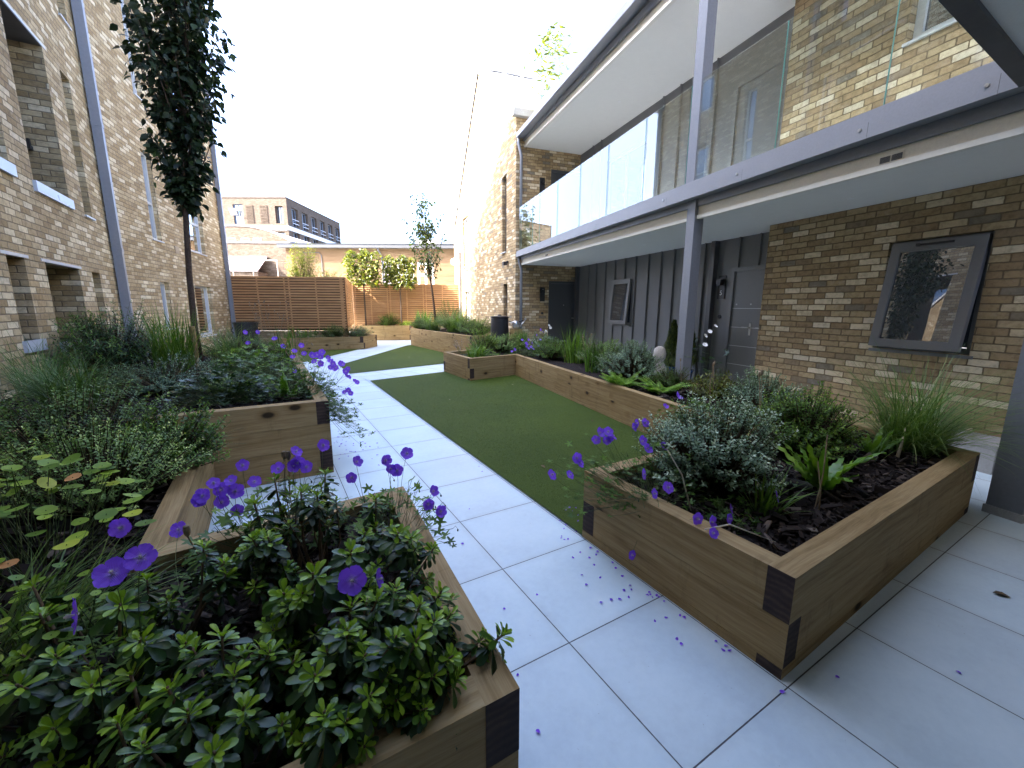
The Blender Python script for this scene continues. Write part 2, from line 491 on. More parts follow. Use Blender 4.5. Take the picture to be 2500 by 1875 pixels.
sleeper_m = wood_mat('sleeper_wood', [(0.1161, 0.06864, 0.0246), (0.258, 0.169, 0.07052), (0.344, 0.242, 0.1132), (0.43, 0.33, 0.1763)])
larch_m = wood_mat('larch_slat', [(.26, .12, .048), (.44, .235, .105), (.56, .32, .15), (.63, .40, .21)], knots=False, gscale=.8)
bark_m = plain('tree_bark', (.085, .058, .042), .9, 0., .15, .35, .004, 35.)
twig_m = plain('twig_bark', (.13, .085, .05), .85, 0., .2, .3)
def end_mat():
    g = G('sleeper_end_grain'); uv, u, v = g.uv()
    n1 = g.noise(uv, 9., 4., .65)
    wv = g.n('TexWave', {'Vector': uv, 'Scale': 11., 'Distortion': 5., 'Detail': 3.}, wave_type='RINGS').outputs[0]
    c = g.ramp(g.math('ADD', g.math('MULTIPLY', n1, .75), g.math('MULTIPLY', wv, .18)), [(.2, (.022, .014, .012)), (.5, (.05, .032, .026)), (.8, (.11, .072, .05))])
    return g.done(g.pbsdf(c, .8, g.bump(n1, .004, .7), spec=.3))
end_m = end_mat()

def tile_mat(name, x0, y0, rot=0., size=.6):
    g = G(name); uv, u, v = g.uv()
    a = g.math('DIVIDE', g.math('SUBTRACT', u, x0), size); b = g.math('DIVIDE', g.math('SUBTRACT', v, y0), size)
    fx = g.math('FRACT', a); fy = g.math('FRACT', b)
    dx = g.math('MULTIPLY', g.math('MINIMUM', fx, g.math('SUBTRACT', 1., fx)), size)
    dy = g.math('MULTIPLY', g.math('MINIMUM', fy, g.math('SUBTRACT', 1., fy)), size)
    d = g.math('MINIMUM', dx, dy)
    rough_edge = g.math('MULTIPLY', g.noise(uv, 60., 2.), .0012)
    j = g.mapr(g.math('ADD', d, rough_edge), .0026, .0036, 1., 0., True)
    tid = g.n('TexWhiteNoise', {'Vector': g.vec(g.math('FLOOR', a), g.math('FLOOR', b))}, noise_dimensions='2D')
    tc = g.n('SeparateColor', {0: tid.outputs[1]})
    uvt = g.vec(g.math('ADD', u, g.math('MULTIPLY', tc.outputs[0], 13.)), g.math('ADD', v, g.math('MULTIPLY', tc.outputs[1], 11.)))
    n1 = g.noise(uvt, 2.2, 5., .6); n2 = g.noise(uvt, 28., 4., .7)
    c = g.ramp(g.math('ADD', g.math('MULTIPLY', n1, .7), g.math('MULTIPLY', n2, .3)), [(.3, (.45, .55, .60)), (.5, (.54, .65, .69)), (.72, (.62, .72, .75))])
    c = g.mix(g.mapr(tid.outputs[0], 0., 1., 0., .16), c, (.38, .385, .39))
    spk = g.mapr(g.noise(uv, 55., 2., .5), .735, .77)
    c = g.mix(g.math('MULTIPLY', spk, .5), c, (.2, .19, .18))
    dirt = g.math('MULTIPLY', g.mapr(d, .0, .05, .25, 0., True), g.noise(uv, 7., 3.))
    c = g.mix(dirt, c, (.25, .24, .22))
    c = g.mix(j, c, (.045, .045, .05))
    h = g.math('SUBTRACT', g.math('MULTIPLY', n2, .12), j)
    return g.done(g.pbsdf(c, g.mapr(n1, .3, .7, .42, .56), g.bump(h, .002, .6), spec=.5))
tile_a = tile_mat('porcelain_paving', 1.022, .63)
tile_b = tile_mat('porcelain_cross_path', .0, .0)

def turf_mat():
    g = G('artificial_turf'); tc = g.n('TexCoord').outputs['Object']
    n = g.noise(tc, 260., 2., .7); n2 = g.noise(tc, 1.1, 4., .6); n3 = g.noise(tc, 26., 3., .7)
    c = g.ramp(g.math('ADD', g.math('MULTIPLY', n, .5), g.math('ADD', g.math('MULTIPLY', n2, .3), g.math('MULTIPLY', n3, .2))),
               [(.3, (.026, .050, .003)), (.5, (0.05104, 0.08096, 0.00616)), (.7, (0.0836, 0.1188, 0.01232))])
    return g.done(g.pbsdf(c, .75, g.bump(g.math('ADD', n, g.math('MULTIPLY', n3, .5)), .012, .8), spec=.2))
turf_m = turf_mat()

def soil_mat():
    g = G('mulch_soil'); tc = g.n('TexCoord').outputs['Object']
    n = g.noise(tc, 45., 5., .75)
    c = g.ramp(n, [(.3, (.008, .006, .006)), (.55, (.022, .016, .013)), (.75, (.055, .04, .032))])
    return g.done(g.pbsdf(c, .95, g.bump(n, .02, 1.), spec=.15))
soil_m = soil_mat()
def tint_mat(name, stops, rough=.5, trans=.25, spec=.4, coat=0., noise=True, tcol=None, bumpd=0.):
    """leaf material: each leaf's own colour comes from its 'tint' value"""
    g = G(name)
    t = g.n('Attribute', attribute_name='tint').outputs['Fac']
    c = g.ramp(t, stops)
    tc = g.n('TexCoord').outputs['Object']
    if noise:
        c = g.mix(g.mapr(g.noise(tc, 60., 2.), .3, .7, 0., .35), c, g.mix(1., c, (.62, .68, .6), 'MULTIPLY'))
    p = g.pbsdf(c, rough, g.bump(g.noise(tc, 130., 2.), bumpd, .6) if bumpd else None, spec=spec, **({'Coat Weight': coat, 'Coat Roughness': .25} if coat else {}))
    if trans <= 0: return g.done(p)
    tl = g.n('BsdfTranslucent', {'Color': g.mix(1., c, tcol or (1.25, 1.35, .55), 'MULTIPLY')})
    return g.done(g.n('MixShader', {0: trans, 1: p, 2: tl.outputs[0]}).outputs[0])
chip_m = tint_mat('bark_chip', [(0, (.012, .009, .008)), (.5, (.038, .027, .022)), (.8, (.10, .073, .056)), (.93, (.22, .18, .14)), (1, (.45, .4, .34))], .9, 0., .2)
L_gloss = tint_mat('leaf_glossy', [(0, (.012, .032, .008)), (.3, (.026, .068, .012)), (.55, (.075, .155, .014)), (.8, (.19, .32, .016)), (1, (.32, .47, .03))], .36, .28, .4, .12)
L_dark = tint_mat('leaf_dark', [(0, (.012, .032, .008)), (.5, (.03, .072, .014)), (.8, (.075, .15, .018)), (1, (.16, .27, .03))], .38, .24, .4, .1)
L_mid = tint_mat('leaf_mid', [(0, (.024, .056, .010)), (.5, (.075, .145, .018)), (.8, (.15, .255, .032)), (1, (.26, .38, .055))], .5, .3, .3)
L_lime = tint_mat('leaf_lime', [(0, (.05, .10, .014)), (.45, (.15, .26, .022)), (.75, (.31, .42, .035)), (.88, (.48, .50, .045)), (.94, (.60, .38, .10)), (1, (.62, .28, .10))], .5, .32)
L_silver = tint_mat('leaf_silver', [(0, (0.0385, 0.0682, 0.0352)), (.45, (0.11, 0.176, 0.0935)), (.75, (0.242, 0.341, 0.209)), (1, (0.55, 0.627, 0.462))], .5, .2)
L_vari = tint_mat('leaf_variegated', [(0, (0.044, 0.088, 0.0176)), (.5, (0.143, 0.2365, 0.055)), (.8, (0.308, 0.429, 0.132)), (1, (0.528, 0.616, 0.22))], .5, .25)
L_grass = tint_mat('grass_blade', [(0, (.035, .07, .02)), (.5, (.095, .165, .042)), (.8, (.18, .27, .075)), (1, (.42, .38, .17))], .5, .3)
L_sword = tint_mat('sword_leaf', [(0, (.03, .07, .012)), (.5, (.085, .17, .02)), (1, (.2, .32, .04))], .4, .3)
L_fern = tint_mat('fern_leaf', [(0, (.045, .11, .014)), (.5, (.125, .25, .024)), (1, (.25, .39, .05))], .35, .3, .5)
L_tree = tint_mat('tree_leaf', [(0, (.008, .018, .006)), (.5, (.018, .036, .010)), (.85, (.04, .07, .014)), (1, (.09, .14, .025))], .5, .16)
L_treef = tint_mat('far_tree_leaf', [(0, (.03, .05, .014)), (.5, (.07, .105, .025)), (1, (.14, .19, .045))], .5, .3)
L_pleach = tint_mat('pleached_leaf', [(0, (0.0525, 0.075, 0.009)), (.5, (0.1275, 0.15, 0.015)), (1, (0.255, 0.27, 0.0375))], .4, .4, .5, 0., True, (0.975, 0.975, 0.3))
L_conifer = tint_mat('conifer_leaf', [(0, (.02, .035, .008)), (.5, (.06, .09, .014)), (1, (.13, .165, .03))], .6, .2)
L_dry = tint_mat('dry_stalk', [(0, (.10, .065, .035)), (.5, (.24, .17, .10)), (1, (.52, .45, .33))], .8, .1)
L_purpleleaf = tint_mat('salvia_spike', [(0, (.03, .025, .045)), (.5, (.075, .06, .11)), (1, (.17, .14, .24))], .6, .2)
stem_m = tint_mat('green_stem', [(0, (.05, .075, .025)), (1, (.16, .2, .07))], .6, .1)
pod_m = plain('seed_pod', (.26, .2, .13), .8, 0., .2, .2, .001, 80.)
bud_m = plain('flower_bud', (.06, .07, .04), .7, 0., .2, .2)
def petal_mat():
    g = G('violet_petal'); uv, u, v = g.uv()
    vein = g.n('TexWave', {'Vector': g.vec(g.math('MULTIPLY', u, 1.), g.math('MULTIPLY', v, .08)), 'Scale': 7., 'Distortion': .6, 'Detail': 1.}).outputs[0]
    c = g.ramp(v, [(0., (.62, .58, .68)), (.14, (.45, .33, .75)), (.4, (.27, .11, .74)), (1., (.22, .085, .68))])
    c = g.mix(g.math('MULTIPLY', g.mapr(vein, .7, .95), g.mapr(v, .9, .3, 0., .55)), c, (.11, .02, .32))
    p = g.pbsdf(c, .6, None, spec=.25)
    tl = g.n('BsdfTranslucent', {'Color': g.mix(1., c, (1.2, 1., 1.3), 'MULTIPLY')})
    return g.done(g.n('MixShader', {0: .35, 1: p, 2: tl.outputs[0]}).outputs[0])
petal_m = petal_mat()
white_petal = plain('white_petal', (.75, .75, .72), .6, 0., .2, .03)
# ---------------------------------------------------------------- ground, paving, turf
def sheet(name, pts, z, mat, uvf=None, kind='structure', label=None):
    mb = MB()
    loops = [[Vector((p[0], p[1], 0)) for p in pts]]
    for t in tessellate_polygon(loops):
        q = [pts[i] for i in t]
        ar = (q[1][0] - q[0][0]) * (q[2][1] - q[0][1]) - (q[1][1] - q[0][1]) * (q[2][0] - q[0][0])
        if ar < 0: q.reverse()
        mb.poly([(p[0], p[1], z) for p in q], 0, [uvf(p) if uvf else p for p in q])
    o = mb.build(name, mat)
    o['kind'] = kind
    if label: o['label'] = label
    return o

asphalt_m = plain('far_ground', (.12, .115, .105), .9, 0., .2, .2)
sheet('ground', [(-600, -600), (600, -600), (600, 600), (-600, 600)], -.02, asphalt_m)
sheet('paving', [(-6, -9), (16, -9), (16, 26), (-6, 26)], 0., tile_a, label='large pale grey porcelain paving slabs with thin dark joints')
def rot_uv(ang, ox, oy):
    c, s_ = math.cos(ang), math.sin(ang)
    return lambda p: ((p[0] - ox) * c + (p[1] - oy) * s_, -(p[0] - ox) * s_ + (p[1] - oy) * c)
CP = [(1.66, 8.33), (3.6, 8.76), (4.6, 9.0), (4.9, 10.2), (3.82, 9.98), (1.47, 9.42)]
sheet('cross_path', CP, .004, tile_b, rot_uv(R(13.), 1.66, 8.33), label='pale paved path crossing between the two lawns')
DP = [(1.45, 11.0), (1.62, 11.2), (4.47, 15.39), (4.9, 16.4), (3.6, 16.2), (2.73, 14.9), (1.58, 13.155), (.2, 11.2)]
sheet('diagonal_path', DP, .004, tile_b, rot_uv(R(55.), 1.6, 11.2), label='pale paved path running diagonally to the far planters')

def lawn(name, pts, label, dens):
    o = sheet(name, pts, .012, turf_m, label=label)
    # short tufts standing in the pile
    P = np.array(pts); lo, hi = P.min(0), P.max(0)
    n = int(dens * (hi[0] - lo[0]) * (hi[1] - lo[1]))
    q = rng.uniform(lo, hi, (n, 2))
    ins = np.zeros(n, bool); j = len(P) - 1
    for i in range(len(P)):
        c = ((P[i, 1] > q[:, 1]) != (P[j, 1] > q[:, 1])) & (q[:, 0] < (P[j, 0] - P[i, 0]) * (q[:, 1] - P[i, 1]) / (P[j, 1] - P[i, 1] + 1e-12) + P[i, 0])
        ins ^= c; j = i
    q = q[ins]; n = len(q)
    fm = FM()
    b = np.concatenate([q, np.full((n, 1), .010)], 1)
    blades(fm, b, rng.uniform(0, 2 * np.pi, n), rng.uniform(0, .7, n), rng.uniform(.1, .8, n), rng.uniform(.012, .022, n), rng.uniform(.0011, .002, n), rng.uniform(0, 1, n), seg=1)
    t = fm.build('turf_pile', turf_blade, o)
    t['kind'] = 'stuff'
    return o
turf_blade = tint_mat('turf_blade', [(0, (.030, .052, .001)), (.5, (.066, .1, .003)), (1, (.14, .17, .01))], .55, .2, noise=False)
lawn('lawn', [(1.632, 1.86), (1.66, 8.33), (3.6, 8.76), (3.9, 7.9), (4.9, 7.9), (3.85, 1.7)], 'nearest green artificial turf lawn beside the paved path', 5200)
lawn('lawn', [(1.47, 9.42), (3.82, 9.98), (4.95, 10.25), (4.75, 15.6), (4.47, 15.39), (1.62, 11.2), (1.45, 11.)], 'middle triangular green artificial turf lawn between two paths', 1500)
lawn('lawn', [(.2, 11.2), (1.58, 13.155), (2.73, 14.9), (2.95, 15.25), (-.4, 15.8), (-.4, 11.)], 'farthest green artificial turf lawn in front of the low sleeper bed', 900)

# ---------------------------------------------------------------- frames of reference
TH = R(11.0)
UB = Vector((math.sin(TH), math.cos(TH), 0)); NB = Vector((-math.cos(TH), math.sin(TH), 0)); R0 = Vector((6.24, 2.77, 0))
def W(a, b, z=0.): return R0 + UB * a + NB * b + Vector((0, 0, z))
def wbox(mb, a0, a1, b0, b1, z0, z1, mi=0):
    mb.box(W(a0, b0, z0), UB * (a1 - a0), NB * (b1 - b0), (0, 0, z1 - z0), mi)
ZU = Vector((0, 0, 1))

def window(parent, P0, u, nrm, s0, s1, z0, z1, setback, fw=.055, mat=None, pane=None, mull=(), trans=(), sill=None, sillm=None, label=None, sill_h=.03, sill_out=.03, tilt=0., vent=False, gap=0.):
    """frame mesh (part) with its pane, sash and sill (sub-parts)"""
    P0, u, nrm = v3(P0), v3(u), v3(nrm); mat = mat or frame_grey; pane = pane or pane_m
    o = P0 + u * s0 + ZU * z0 - nrm * setback
    w, h = s1 - s0, z1 - z0
    fr = MB(); d = .06
    g2 = .002
    def bar(a0, a1, b0, b1, dd=d, mbx=fr, off=0., mi=0):
        mbx.box(o + u * a0 + ZU * b0 - nrm * (dd - off), u * (a1 - a0), nrm * dd, ZU * (b1 - b0), mi)
    bar(g2, fw, g2, h - g2); bar(w - fw, w - g2, g2, h - g2); bar(fw, w - fw, g2, fw); bar(fw, w - fw, h - fw, h - g2)
    for m in mull: bar(m - fw / 2, m + fw / 2, fw, h - fw, d - .006)
    for t in trans: bar(fw, w - fw, t - fw / 2, t + fw / 2, d - .01)
    f = fr.build('window', mat, parent, bevel=.003)
    if label: f['label'] = label
    if not tilt:
        pm = MB(); pm.box(o + u * (fw - .005) + ZU * (fw - .005) - nrm * (d * .7), u * (w - 2 * fw + .01), nrm * .006, ZU * (h - 2 * fw + .01))
        pm.build('pane', pane, f)
    else:
        # top-hung sash pushed open at the bottom
        top = o + ZU * (h - fw * .55) + nrm * .012
        dn = (-ZU * math.cos(tilt) + nrm * math.sin(tilt)); out = (nrm * math.cos(tilt) + ZU * math.sin(tilt))
        sf = .085; hh = h - fw * .9; x0, x1 = fw * .5, w - fw * .5
        sb = MB()
        def sbar(a0, a1, t0, t1): sb.box(top + u * a0 + dn * t0, u * (a1 - a0), dn * (t1 - t0), out * .055)
        sbar(x0, x0 + sf, 0, hh); sbar(x1 - sf, x1, 0, hh); sbar(x0 + sf, x1 - sf, 0, sf * 1.15); sbar(x0 + sf, x1 - sf, hh - sf, hh)
        so = sb.build('sash', mat, f, bevel=.004)
        pm = MB(); pm.box(top + u * (x0 + sf - .006) + dn * (sf * 1.15 - .006) + out * .02, u * (x1 - x0 - 2 * sf + .012), dn * (hh - 2.15 * sf + .012), out * .012)
        pm.build('pane', pane, f)
        bk = MB(); bk.box(o + u * fw + ZU * fw - nrm * (d * 2.5), u * (w - 2 * fw), nrm * .01, ZU * (h - 2 * fw)); bk.build('dark_opening', dim_room, f)
        if vent:
            vb = MB(); vb.box(top + u * (w * .33) + dn * .028 + out * .055, u * (w * .36), dn * .02, out * .012); vb.box(top + u * (w * .66) + dn * .024 + out * .055, u * .03, dn * .028, out * .02)
            vb.build('trickle_vent', black_pl, f)
    if sill is not None:
        sm = MB(); q = P0 + u * (s0 - sill) + ZU * (z0 - sill_h) - nrm * (setback)
        sm.box(q, u * (w + 2 * sill), nrm * (setback + sill_out), ZU * (sill_h - .003))
        sm.build('sill', sillm or mat, f, bevel=.003)
    return f

# ================================================================ left apartment block (pale brick, two faces)
lb = empty('apartment_block', (-2.28, 2., 0), 'tall pale brick apartment block with deep window openings, along the left of the courtyard', 'building')
UX, NX = Vector((0, 1, 0)), Vector((1, 0, 0))
LX = Vector((-2.28, 0, 0))
TOPL = 12.7
holes = [(7.58, 8.66, 2.93, 4.88, .55), (5.75, 7.03, 2.97, 5.0, .55), (9.22, 9.56, 2.83, 4.84, .11), (9.62, 9.98, 5.76, 7.9, .11),
         (6.54, 6.93, 1.06, 1.97, .5), (7.45, 8.54, .98, 1.97, .5), (9.07, 9.43, .95, 1.965, .11), (7.9, 9.0, 6.0, 7.95, .5), (6., 7., 6.0, 7.95, .5)]
up_h = [(5., 6., 8.9, 10.8, .2), (7.4, 8.4, 8.9, 10.8, .2), (9.4, 9.8, 8.9, 10.8, .11), (1.5, 3., 3., 4.9, .3), (1.5, 3., 6., 7.9, .3), (4.2, 5., 6, 7.9, .2), (2.5, 3.8, 1., 2., .3), (4.2, 4.9, 3., 4.9, .2)]
mb = MB()
wall(mb, LX, UX, NX, [(-8, 0), (10.35, 0), (10.35, TOPL), (-8, TOPL)], holes + up_h)
P1 = Vector((-2.28, 10.4, 0)) ; UL = UB.copy(); NL = Vector((math.cos(TH), -math.sin(TH), 0))
P1 = Vector((-2.28, 10.35, 0))
FH = [(1.70, 2.16, 2.87, 4.68, .1), (1.80, 2.2, 5.75, 8.6, .1), (1.72, 2.17, .93, 1.97, .1), (3.74, 4.97, .62, 1.985, .1), (3.74, 4.95, 2.88, 4.6, .1), (3.74, 4.95, 5.8, 7.5, .1), (3.74, 4.95, 8.75, 9.9, .1)]
wall(mb, P1, UL, NL, [(0, 0), (6.72, 0), (6.72, 10.0), (2.05, 13.1), (0, 12.7)], FH)
E_ = P1 + UL * 6.72
# end, roof and back of the block
mb.quad(E_, E_ - NL * 7, E_ - NL * 7 + ZU * 10, E_ + ZU * 10, 0)
lbw = mb.build('brick_wall', brickL, lb)
rf = MB()
rf.quad(P1 + UL * 6.85 + NL * .12 + ZU * 9.98, P1 + UL * 6.85 - NL * 7 + ZU * 9.98, P1 + UL * 2.05 - NL * 7 + ZU * 13.15, P1 + UL * 2.05 + NL * .12 + ZU * 13.15)
rf.quad(P1 + UL * 2.05 + NL * .1 + ZU * 13.15, P1 + UL * 2.05 - NL * 7 + ZU * 13.15, P1 - NL * 7 + ZU * 12.75, P1 + NL * .02 + ZU * 12.75)
rf.cbox((-9, -8, TOPL), (-2.2, 10.2, TOPL + .12))
rf.build('roof', roof_slate, lb)
bb = MB(); bb.cbox((-9.2, -8, 0), (-9., 10, TOPL)); bb.build('rear_wall', brickL, lb)
# recessed balcony openings: back wall, soffit lining, sill, lintel
def recess(s0, s1, z0, z1, d, sill=True, lintel=False, soff=True):
    q = LX
    b = MB(); b.box(q + UX * (s0 - .01) + ZU * (z0 - .01) - NX * (d + .05), UX * (s1 - s0 + .02), NX * .045, ZU * (z1 - z0 + .02)); 
    bo = b.build('recessed_glazing', pane_m, lb)
    if soff:
        m = MB(); m.box(q + UX * (s0 + .002) + ZU * (z1 - .012) - NX * (d - .004), UX * (s1 - s0 - .004), NX * (d - .006), ZU * .009); m.build('soffit_lining', dark_metal, lb)
    if sill:
        m = MB(); m.box(q + UX * (s0 - .04) + ZU * (z0 - .125) - NX * (d * .9), UX * (s1 - s0 + .08), NX * (d * .9 + .035), ZU * .125); m.build('sill', sill_pale, lb, bevel=.004)
    if lintel:
        m = MB(); m.box(q + UX * (s0 - .1) + ZU * (z1 - .002) - NX * .05, UX * (s1 - s0 + .2), NX * .056, ZU * .035); m.build('lintel', frame_pale, lb)
for h in (holes[0], holes[1], holes[7], holes[8]): recess(*h, lintel=True)
recess(*holes[4], lintel=True, soff=False); recess(*holes[5], lintel=True, soff=False)
for h in (holes[2], holes[3], holes[6]):
    window(lb, LX, UX, NX, h[0], h[1], h[2], h[3], .1, .045, frame_pale, pane_bright, sill=.03, sillm=frame_pale, trans=(1.0,) if h[3] - h[2] > 1.5 else ())
for h in up_h: window(lb, LX, UX, NX, h[0], h[1], h[2], h[3], h[4] - .02, .06, frame_grey, pane_bright, sill=.03, trans=(.9,) if h[3] - h[2] > 1.5 else ())
for i, h in enumerate(FH):
    window(lb, P1, UL, NL, h[0], h[1], h[2], h[3], .085, .055, frame_pale, pane_bright, sill=.03, sillm=frame_pale, trans=((.78,) if i in (0, 4, 5) else (1.3,) if i == 1 else ()))
def downpipe(parent, P, u, nrm, z0, z1, w=.1, out=.11, joints=()):
    m = MB(); m.box(P - u * w / 2 + ZU * z0 + nrm * .02, u * w, nrm * out, ZU * (z1 - z0))
    for z in joints: m.box(P - u * (w / 2 + .006) + ZU * z + nrm * .014, u * (w + .012), nrm * (out + .012), ZU * .06)
    return m.build('downpipe', lead_m, parent, bevel=.006)
downpipe(lb, Vector((-2.28, 10.30, 0)), UX, NX, .3, 12.6, .115, .13, (2.4, 4.45, 6.9, 9.4))
downpipe(lb, P1 + UL * 6.62, UL, NL, .1, 9.75, .11, .11, (2.4, 4.9, 7.4))
m = MB(); m.box(P1 + UL * 6.4 + ZU * 9.72 + NL * .003, UL * .42, NL * .2, ZU * .3); m.build('rainwater_hopper', lead_m, lb, bevel=.01)
m = MB(); q = P1 + UL * 2.78 + ZU * 2.69
m.box(q + NL * .002, UL * .24, NL * .012, ZU * .17)
for k in range(4): m.box(q + UL * .02 + ZU * (.02 + .035 * k) + NL * .014, UL * .2, NL * .006, ZU * .018)
m.build('air_vent', plain('buff_vent', (.4, .31, .2), .7), lb)
m = MB(); q = LX + Vector((-.3, 8.66 - .004, 3.55)); m.cbox(q - Vector((.02, .05, 0)), q + Vector((.02, 0, .12))); m.cbox(q - Vector((.035, .09, .02)), q + Vector((.035, .05, .03)) - Vector((0, .0505, 0))); m.build('outside_tap', black_pl, lb)

# ================================================================ right apartment building with gallery
rb = empty('gallery_building', W(0, 0), 'brown brick apartment building with glass railed balcony over grey clad ground floor recess', 'building')
ZS, ZS2 = 2.622, 5.69
mb = MB()
NW = (-1.585, -.752, 1.0, 2.18)
UWN = (-1.75, -.60, 4.22, 5.25)
wall(mb, W(0, 0), UB, NB, [(-9, 0), (.775, 0), (.775, ZS2 + .3), (-9, ZS2 + .3)], [(*NW, .13), (*UWN, .13)])
mb.quad(W(.775, 0), W(.775, -.46), W(.775, -.46, ZS2), W(.775, 0, ZS2))
mb.build('brick_wall', brickR, rb)
mb = MB()
# standing-seam cladding of the recess, both floors
def clad(z0, z1, holes_, seams):
    m = MB()
    wall(m, W(0, -.45), UB, NB, [(.775, z0), (7.42, z0), (7.42, z1), (.775, z1)], [(*h, .05) for h in holes_])
    for a in seams:
        z_lo = z0; segs = []
        cuts = sorted([(h[2], h[3]) for h in holes_ if h[0] - .02 < a < h[1] + .02])
        for c0, c1 in cuts: segs.append((z_lo, c0)); z_lo = c1
        segs.append((z_lo, z1))
        for s0, s1 in segs:
            if s1 - s0 > .05: wbox(m, a - .011, a + .011, -.449, -.412, s0, s1)
    return m.build('cladding', clad_metal, rb)
DOOR = (.93, 1.80, 0., 2.13)
CW = (4.62, 5.43, 1.03, 2.14)
clad(0., ZS, [DOOR, CW], [6.7, 6.28, 5.82, 5.38, 4.95, 4.52, 4.06, 3.64, 3.24, 2.84, 2.42, 1.66, 1.27])
clad(3.0, ZS2, [(1.2, 2.1, 3., 5.1), (4.4, 6., 3.1, 5.1)], [6.7, 6.28, 3.9, 3.4, 2.9, 2.5])
window(rb, W(0, -.45), UB, NB, 4.4, 6., 3.1, 5.1, .04, .06, frame_grey, pane_m, mull=(.8,), label='balcony window behind the glass rail')
# front door 5
def door(parent, P0, u, nrm, s0, s1, z0, z1, setback, mat, frame, grooves, handle_left, mat_line=None):
    o = v3(P0) - v3(nrm) * setback
    fw = .065
    m = MB()
    def bar(mbx, a0, a1, b0, b1, d0, d1): mbx.box(o + u * a0 + ZU * b0 + nrm * d0, u * (a1 - a0), nrm * (d1 - d0), ZU * (b1 - b0))
    bar(m, s0 + .002, s0 + fw, z0, z1 - .002, -.05, .035); bar(m, s1 - fw, s1 - .002, z0, z1 - .002, -.05, .035); bar(m, s0 + fw, s1 - fw, z1 - fw, z1 - .002, -.05, .035)
    f = m.build('door_frame', frame, parent, bevel=.004)
    m = MB(); bar(m, s0 + fw + .003, s1 - fw - .003, z0 + .015, z1 - fw - .003, -.03, .005)
    lf = m.build('door', mat, parent, bevel=.003)
    if grooves:
        m = MB()
        for z in grooves: bar(m, s0 + fw + .06, s1 - fw - .01, z, z + .008, .0052, .0072)
        m.build('inlay_strip', mat_line, lf)
    hx = s0 + fw + .07 if handle_left else s1 - fw - .07
    sgn = 1 if handle_left else -1
    m = MB(); bar(m, hx - .018, hx + .018, 1.0, 1.2, .0055, .014); bar(m, min(hx, hx + sgn * .12), max(hx, hx + sgn * .12), 1.12, 1.138, .05, .066); bar(m, hx - .008, hx + .008, 1.121, 1.137, .014, .05)
    m.build('handle', steel_m, lf, bevel=.002)
    m = MB(); mid = (s0 + s1) / 2; bar(m, mid - .012, mid + .012, 1.5, 1.524, .0055, .012); m.build('peephole', steel_m, lf)
    return lf
door(rb, W(0, -.45), UB, NB, *DOOR, .03, door_grey, door_grey, (.48, .80, 1.12, 1.44), True, frame_pale)
door(rb, W(0, -.45), UB, NB, 1.2, 2.1, 3.0, 5.1, .03, door_grey, door_grey, (), True)
window(rb, W(0, -.45), UB, NB, *CW, .0, .05, frame_grey, pane_m, sill=.02, tilt=R(4.5), sill_out=.05)
nw = window(rb, W(0, 0), UB, NB, *NW, .07, .06, frame_grey, pane_bright, sill=.03, tilt=R(7.5), vent=True, sill_out=.02, sill_h=.035, label='half open grey window in the brick wall')
window(rb, W(0, 0), UB, NB, *UWN, .09, .08, frame_pale, pane_m, sill=.02)
def wall_lamp(parent, P, u, nrm, number=None):
    """black plate with a cube spotlight over a number plate; P = bottom centre on the wall"""
    m = MB()
    m.box(P - u * .075 + nrm * .001, u * .15, nrm * .018, ZU * .40)
    lo = m.build('wall_lamp', black_pl, parent, bevel=.003)
    m = MB(); m.box(P - u * .045 + ZU * .235 + nrm * .019, u * .09, nrm * .085, ZU * .1); m.build('lamp_head', black_pl, lo, bevel=.004)
    m = MB(); m.box(P - u * .018 + ZU * .337 + nrm * .03, u * .036, nrm * .03, ZU * .006); m.build('lens', plain_white, lo)
    if number:
        cu = bpy.data.curves.new('house_number', 'FONT'); cu.body = number; cu.size = .115; cu.extrude = .001; cu.align_x = 'CENTER'; cu.align_y = 'CENTER'
        tmp = bpy.data.objects.new('tmp', cu); COL.objects.link(tmp)
        bpy.context.view_layer.update()
        me = bpy.data.meshes.new_from_object(tmp.evaluated_get(bpy.context.evaluated_depsgraph_get()))
        bpy.data.objects.remove(tmp)
        xa = -u if nrm.cross(-u).dot(ZU) > 0 else u
        q = P + ZU * .10 + nrm * .0215
        mm = Matrix((( xa.x, ZU.x, nrm.x), (xa.y, ZU.y, nrm.y), (xa.z, ZU.z, nrm.z)))
        for vv in me.vertices: vv.co = mm @ vv.co + q - wloc(lo)
        me.name = 'house_number'
        link('house_number', me, plain_white, lo)
    return lo
wall_lamp(rb, W(1.972, -.45, 1.61), UB, NB, '5')
def bell(parent, P, u, nrm):
    m = MB(); pts = []
    for k in range(14):
        a = 2 * math.pi * k / 14; pts.append(P + u * .035 * math.cos(a) + ZU * .035 * math.sin(a))
    m.poly([p + nrm * .015 for p in pts])
    for k in range(14): m.quad(pts[k], pts[(k + 1) % 14], pts[(k + 1) % 14] + nrm * .015, pts[k] + nrm * .015)
    return m.build('doorbell', black_pl, parent)
bell(rb, W(1.967, -.45, 1.296), UB, NB)
m = MB(); wbox(m, 2.11, 2.2, -.445, -.345, .02, ZS - .003); m.build('downpipe', dark_metal, rb, bevel=.01)
m = MB(); wbox(m, 7.24, 7.34, -.445, -.34, .02, ZS - .003); m.build('corner_pipe', dark_metal, rb, bevel=.01)

